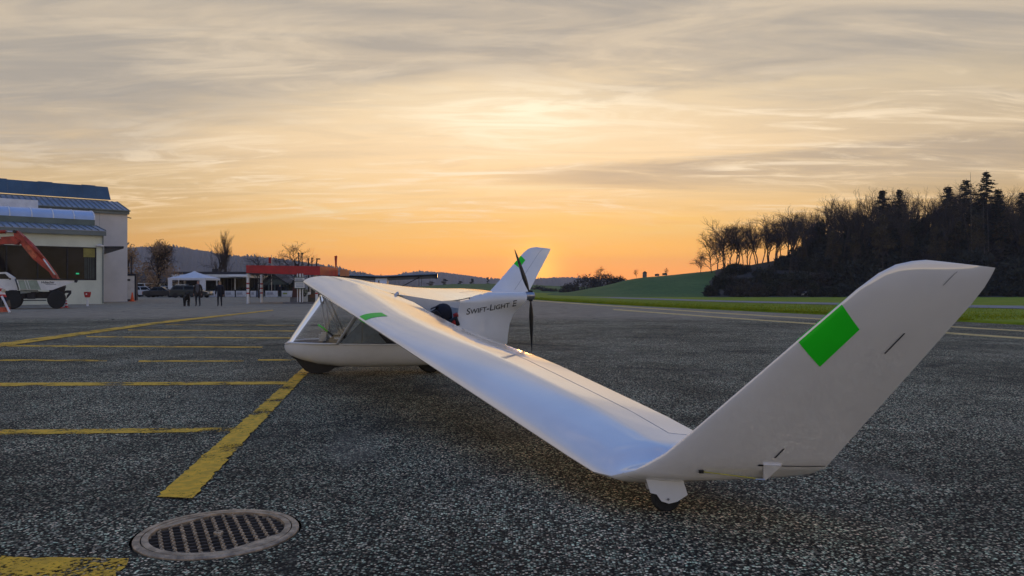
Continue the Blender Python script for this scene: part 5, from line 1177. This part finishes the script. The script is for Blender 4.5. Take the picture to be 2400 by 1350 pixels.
def leafy(seed, h, w, n, mat_, leaf=.3, base=.25, trunk_r=.16):
    r = np.random.default_rng(seed); vs, fs = [], []; cl = []
    for k in range(16):
        z = r.uniform(base, .93); ww = w * .5 * math.sin(math.pi * (.18 + .75 * (z - base) / (1 - base))) ; a = r.uniform(0, 6.28); q = ww * r.uniform(.2, .85); cl.append((math.cos(a) * q, math.sin(a) * q, z * h, w * r.uniform(.14, .26)))
    for k in range(n):
        c = cl[r.integers(len(cl))]; u = r.normal(size=3); u /= np.linalg.norm(u); p = np.array(c[:3]) + u * c[3] * r.uniform(.4, 1.1); a = r.normal(size=3) * leaf; b = r.normal(size=3) * leaf; i = len(vs)
        vs += [tuple(p - a * .5), tuple(p + a * .5), tuple(p + b * .8)]; fs.append((i, i + 1, i + 2))
    segs = [(np.array([0, 0, 0.]), np.array([.1, 0, h * .5]), trunk_r, trunk_r * .7), (np.array([.1, 0, h * .5]), np.array([0, .1, max(c[2] for c in cl)]), trunk_r * .7, .03)]
    for c in cl: segs.append((np.array([.05, 0, max(.15 * h, c[2] - c[3] * 2)]), np.array(c[:3]), .05, .02))
    return seg_mesh('trunk', segs, MT['bark'], 5), MB().add(vs, fs).mesh('crown', mat_, recalc=False)
def spruce(seed, h, w, clear=.35, mat_=None, dens=1.):
    r = np.random.default_rng(seed); vs, fs, segs = [], [], [(np.zeros(3), np.array([0, 0, h * .5]), .20, .14), (np.array([0, 0, h * .5]), np.array([0, 0, h]), .14, .015)]
    z = clear * h
    while z < h * .985:
        f = (z - clear * h) / (h * (1 - clear)); ln0 = w * .5 * (1 - f) ** .8 * (.55 + .45 * min(1, f * 4 + .35))
        for k in range(int(6 * dens)):
            if r.random() < .12: continue
            a = r.uniform(0, 6.28); ln = ln0 * r.uniform(.55, 1.2) + .12; dx, dy = math.cos(a), math.sin(a); dr = r.uniform(.10, .32)
            segs.append((np.array([0, 0, z]), np.array([dx * ln, dy * ln, z - ln * dr + .08]), .03, .008))
            for q in np.linspace(.2, 1, max(4, int(ln * 4))):
                c = np.array([dx * ln * q, dy * ln * q, z - ln * dr * q + .06]); s = .16 + .20 * (1 - q * .5); i = len(vs); j = r.normal(size=3) * .10
                vs += [tuple(c + np.array([-dy * s, dx * s, -.12]) + j), tuple(c + np.array([dy * s, -dx * s, -.12]) - j), tuple(c + np.array([dx * .32, dy * .32, -.05]) + j), tuple(c + np.array([dx * .05, dy * .05, -.30 - .15 * r.random()]) - j)]
                fs += [(i, i + 1, i + 2), (i, i + 3, i + 1)]
        z += h * .020 * r.uniform(.8, 1.3)
    return seg_mesh('trunk', segs, MT['bark'], 5), MB().add(vs, fs).mesh('crown', mat_ or MT['needle'], recalc=False)
def plant(name, pair, loc, rz, sc, label, cat='tree', group=None, sz=None):
    T = empty(name, loc, rz); T.scale = (sc, sc, sz or sc); tag(T, label, cat, group)
    link('trunk', pair[0], T); link('crown', pair[1], T); return T
BARE = [bare_tree(21 + i, 13., .50, .30, .32, 4, (9, 6, 5, 4), .20) for i in range(3)]
BARE.append(bare_tree(31, 13., .62, .22, .22, 4, (11, 6, 5, 4), .20, .12)); EDGE_T = bare_tree(33, 12., .72, .16, .12, 4, (13, 7, 5, 4), .2, -.22)
TALL = [bare_tree(41 + i, 13., .34, .34, .45, 4, (9, 5, 4, 4), .18) for i in range(2)]
IVY = [leafy(51 + i, 13., 5.2, 2600, MT['ivy'], .34, .12) for i in range(3)] + [leafy(57, 12., 5., 1500, MT['autumn'], .24, .3)]
FIR = [spruce(61, 22., 6.2, .45), spruce(62, 20., 6.8, .30), spruce(63, 17., 5.4, .25)]
def at_hill(x, d): return Vector(((x - 1200) / FPX * d, d, hill_z(x, d)))
TG = 'trees of the wood on the rise'
HT = {}
def zmax(p):
    if p[1].name not in HT: HT[p[1].name] = max(np.percentile([v.co.z for v in p[1].vertices], 99.3), 1.)
    return HT[p[1].name]
def top_scale(x, d, y, h): return (CAM_H - (y - HORIZ) / FPX * d - hill_z(x, d)) / h
# edge of the wood: single bare trees against the sunset
plant('bare_tree', EDGE_T, at_hill(1668, 222), R(10), top_scale(1668, 222, 545, zmax(EDGE_T)), 'leaning bare tree at the very edge of the wood against the sunset', group=TG)
for i, (x, y, d, j, lab) in enumerate(((1642, 590, 226, 3, 'small bare tree leaning out at the foot of the edge tree'), (1698, 512, 224, 0, 'broad domed bare tree standing second at the sunset edge of the wood'), (1730, 520, 228, 1, 'bare tree with a domed crown beside the broadest one'), (1752, 530, 222, 2, 'slender bare tree before the gap in the wood edge'),
                                       (1776, 522, 226, 0, 'bare tree standing in the gap with sunset behind it'), (1800, 505, 224, 3, 'bare tree with fan of upright branches at the end of the gap'), (1822, 500, 228, 1, 'tall bare tree where the wood begins to thicken'), (1846, 488, 222, 2, 'bare tree rising above the first dark ivy trunk'))):
    sc = top_scale(x, d, y, zmax(BARE[j])); plant('bare_tree', BARE[j], at_hill(x, d), R(37 * i), sc * 1.35, lab, group=TG, sz=sc)
for i, x in enumerate(range(1682, 1890, 15)):
    dd = 232 + (i * 7) % 9; yy = np.interp(x, [1682, 1700, 1740, 1780, 1890], [548, 522, 530, 526, 492]) + (i * 5) % 11; p_ = (BARE + TALL)[i % 6]; sc = top_scale(x, dd, yy, zmax(p_))
    plant('bare_tree', p_, at_hill(x, dd), R(71 * i), sc * 1.3, 'bare tree in the second row behind the sunset edge of the wood', group=TG, sz=sc)
skyline = [(1600, 660), (1660, 560), (1700, 540), (1760, 545), (1800, 520), (1850, 500), (1900, 485), (1950, 470), (1985, 462), (2020, 465), (2060, 455), (2100, 447), (2150, 445), (2200, 450), (2250, 440), (2300, 430), (2350, 440), (2400, 445), (2500, 440), (2800, 430)]
SX, SY = [p[0] for p in skyline], [p[1] for p in skyline]
rt = random.Random(99)
def row(x0, x1, step, d0, d1, kind, drop, name, label, jit=14):
    x = x0
    while x < x1:
        d = rt.uniform(d0, d1); p = rt.choice(kind); h = zmax(p)
        y = np.interp(x, SX, SY) + drop + rt.uniform(-jit, jit); sc = max(.25, top_scale(x, d, y, h))
        plant(name, p, at_hill(x, d), rt.uniform(0, 6.28), sc * .92, label, group=TG, sz=sc)
        x += step * rt.uniform(.7, 1.3)
row(1858, 2560, 24, 214, 236, BARE, 4, 'bare_tree', 'bare tree in the upper row along the top of the wood')
row(1850, 2560, 20, 200, 222, TALL, 12, 'bare_tree', 'slim bare tree among the dark middle of the wood')
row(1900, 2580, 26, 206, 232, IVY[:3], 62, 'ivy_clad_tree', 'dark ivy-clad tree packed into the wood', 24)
BUSH = [(MB().tube([(0, 0, 0), (.3, .2, 2.5)], [.12, .05], 5).mesh('stem', MT['bark']), shrub_mesh('foliage', 8.5, 5., 4.6, 2600, mt, 300 + i, .5)) for i, mt in enumerate((MT['ivy'], MT['hedge'], MT['ivy']))]
def brush(x0, x1, step, d0, d1, smin, smax, label):
    x = x0
    while x < x1:
        d = rt.uniform(d0, d1); p = rt.choice(BUSH); T = empty('thicket', at_hill(x, d) - Vector((0, 0, .3)), rt.uniform(0, 6.28)); s = rt.uniform(smin, smax) * (1 + .5 * ss(1880, 2000, x)); T.scale = (s, s, s * rt.uniform(.8, 1.3))
        tag(T, label, 'shrub', 'thickets under the wood'); link('stem', p[0], T); link('foliage', p[1], T); x += step * rt.uniform(.75, 1.25)
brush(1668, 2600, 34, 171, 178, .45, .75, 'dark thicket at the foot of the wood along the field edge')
brush(1690, 2600, 30, 184, 194, .5, .85, 'dark thicket halfway up the slope of the wood')
brush(1720, 2600, 30, 200, 212, .5, .85, 'dark thicket high on the slope under the bare trees')
brush(1880, 2600, 46, 216, 230, .7, 1.2, 'dark thicket along the crest inside the wood')
row(1880, 2580, 58, 196, 210, [IVY[3]], 70, 'autumn_tree', 'tree with thin brown autumn leaves inside the wood', 22)
for i, (x, y, d, j, lab) in enumerate(((2312, 398, 214, 0, 'tallest spruce with bushy top above the wood'), (2222, 432, 216, 2, 'spruce standing up second from the tallest one'), (2265, 418, 212, 1, 'spruce with ragged branches left of the tallest one'), (2108, 441, 218, 1, 'dark spruce top in the middle of the wood skyline'), (2068, 440, 216, 2, 'small spruce top with a clear point left of the middle spruce'), (2340, 440, 208, 1, 'spruce leaning against the tallest one on its right'), (2395, 448, 214, 0, 'spruce cut by the right edge of the photo'))):
    h = (22., 20., 17.)[j]; sc = top_scale(x, d, y, h); plant('spruce', FIR[j], at_hill(x, d), R(50 * i), sc * 1.45, lab, group=TG, sz=sc)
# pale dead trunks near the front of the wood
for x, y0, y1, lab in ((2278, 404, 590, 'bare pale dead trunk rising above the wood'), (2308, 470, 580, 'pale straight trunk below the tallest spruce'), (2318, 490, 560, 'short pale trunk close to the tallest spruce')):
    d = 200; p = at_hill(x, d); zt = CAM_H - (y0 - HORIZ) / FPX * d - p.z; T = empty('dead_tree', p); tag(T, lab, 'tree', TG)
    MB().tube([(0, 0, 0), (-.2, 0, zt * .5), (-.4, 0, zt)], [.14, .10, .03], 6).build('trunk', MT['barkpale'], T); m = MB()
    for q in range(8): a = q * 2.4; z = zt * (.55 + .05 * q); m.tube([(-.25, 0, z), (-.25 + math.cos(a) * .7, math.sin(a) * .7, z + .1)], [.03, .01], 4)
    m.build('branch', MT['barkpale'], T)
# hedges and lone trees on the open hill
for i, (x, y, d, w, h, lab) in enumerate(((1290, 684, 300, 9, 2.6, 'low dark hedge farthest left behind the meadow'), (1335, 682, 290, 8, 4., 'dark hedge clump beside the far left hedge'), (1375, 672, 300, 12, 5.8, 'broad dark thicket on the hill slope'), (1415, 666, 310, 11, 5.6, 'thicket below the bare tree on the slope'), (1448, 662, 305, 8, 3.6, 'last low bush at the end of the thicket'), (1262, 682, 320, 9, 3.2, 'grey bush right beside the far winglet'))):
    X = (x - 1200) / FPX * d; shrub(lab, (X, d, CAM_H - (y + 5 - HORIZ) / FPX * d - .6), w, 6, h, 1600, MT['hedge'], 70 + i, 'thicket', 'thickets on the hill slope', .34)
for x, yb, yt, d, p, lab in ((1400, 668, 622, 300, BARE[0], 'round bare tree above the thicket on the slope'), (1372, 668, 640, 310, BARE[1], 'small bare tree left of the round one above the thicket'), (1432, 668, 637, 305, BARE[2], 'thin bare tree right of the thicket'), (1492, 652, 628, 236, BARE[1], 'small lone tree on the open crest left of the hut'), (1562, 645, 625, 238, BARE[3], 'lone spreading tree on the crest near the wood'), (1455, 664, 640, 300, TALL[0], 'twiggy sapling at the end of the thicket')):
    z = CAM_H - (yb - HORIZ) / FPX * d; sc = (yb - yt) / FPX * d / zmax(p); plant('bare_tree', p, ((x - 1200) / FPX * d, d, z - .3), R(x), sc, lab, group='lone trees on the hill')
for x, y, w, h, lab in ((1511, 640, 1.1, 1.9, 'tall narrow grey hut on the hill crest'), (1540, 643, 1.2, .7, 'low grey hut right of the tall one on the crest'), (1558, 642, 1.3, .7, 'low round bale shelter under the lone crest tree')):
    d = 237; p = at_hill(x, d); T = empty('field_hut', (p.x, p.y, p.z - .1)); tag(T, lab, 'hut', 'little huts on the hill crest')
    MB().box((0, 0, h * .42), (w, w, h * .84)).build('wall', MT['concrete'], T); m = MB(); m.prism([(-w * .58, h * .8), (w * .58, h * .8), (0, h * 1.05)], 'y', -w * .58, w * .58); m.build('roof', MT['roofdark'], T)
for x, yt, w, lab in ((1043, 655, 16, 'rounded tree on the far meadow left of the pair'), (1080, 660, 14, 'low bushy tree between the far meadow trees'), (1108, 655, 13, 'broad tree on the far meadow left of the poplar'), (1144, 651, 7, 'narrow poplar on the far meadow'), (1010, 661, 18, 'low dark tree clump left on the far meadow')):
    d = 440; z = CAM_H - (670 - HORIZ) / FPX * d; h = (671 - yt) / FPX * d; pr = IVY[0]; T = plant('meadow_tree', pr, ((x - 1200) / FPX * d, d, z), R(x), h / 12.4, lab, group='trees on the far meadow'); T.scale = (w / FPX * d / 5.2,) * 2 + (h / 12.4,)
# trees round the restaurant
RT = leafy(81, 8., 7.6, 5200, MT['twigbrown'], .15, .22, .22); rb = bare_tree(82, 8., .8, .12, .22, 4, (12, 6, 5, 4), .20)
T = plant('broadleaf_tree', RT, cx(367, 112), 0., 1., 'round tree with brown leaves behind the parked cars', group='trees round the restaurant'); T.scale = (.78, .78, (CAM_H + 98 / FPX * 112) / 7.7)
link('branch', rb[0], T); link('branch', rb[1], T)
for x, yt, d, p, hh, lab in ((504, 566, 150, TALL[0], 11.8, 'tall bare tree left of a pair behind the restaurant'), (512, 572, 152, TALL[1], 11.8, 'tall bare tree standing close right of its taller twin'), (686, 572, 88, BARE[3], 11.6, 'wide bare tree with upswept branches above the fuel canopy'), (607, 598, 92, BARE[3], 11.6, 'low spreading bare tree above the left end of the canopy')):
    plant('bare_tree', p, cx(x, d), R(x), (CAM_H + (676 - yt) / FPX * d) / zmax(p), lab, group='trees round the restaurant')
for o in list(COL.objects):
    if o.get('label', '').startswith(('wide bare tree with upswept', 'low spreading bare tree above')): o.scale = (o.scale[0] * 1.45, o.scale[1] * 1.45, o.scale[2])
pop = bare_tree(91, 13., .22, .6, .1, 4, (14, 6, 5, 4), .15); T = plant('poplar', pop, cx(529, 150), 0., (CAM_H + 94 / FPX * 150) / 12.2, 'narrow bare poplar beside the tall twin trees', group='trees round the restaurant')
T.scale = (T.scale[0] * .8, T.scale[0] * .8, T.scale[2])
T = plant('broadleaf_tree', leafy(85, 8., 6.5, 1800, MT['twigbrown'], .2, .2), cx(300, 122), 0., .95, 'brown-leaved tree half hidden behind the hangar edge', group='trees round the restaurant')
W.cycles.sampling_method = 'MANUAL'; W.cycles.sample_map_resolution = 512

# ------------------------------------------------------------------ evening haze
def build_haze():
    m, t, b = newmat('haze_air'); t.nodes.remove(b)
    v = N(t, 'ShaderNodeVolumePrincipled'); v.inputs['Color'].default_value = (.80, .84, .95, 1); v.inputs['Density'].default_value = 2.0e-4; v.inputs['Anisotropy'].default_value = .25
    L(t, v.outputs[0], t.nodes['Material Output'].inputs['Volume'])
    o = MB().box((0, 1850, 73), (9000, 4700, 168)).build('haze', m); tag(o, 'thin evening haze lying over the airfield and hills', 'haze', None, 'stuff')
build_haze()
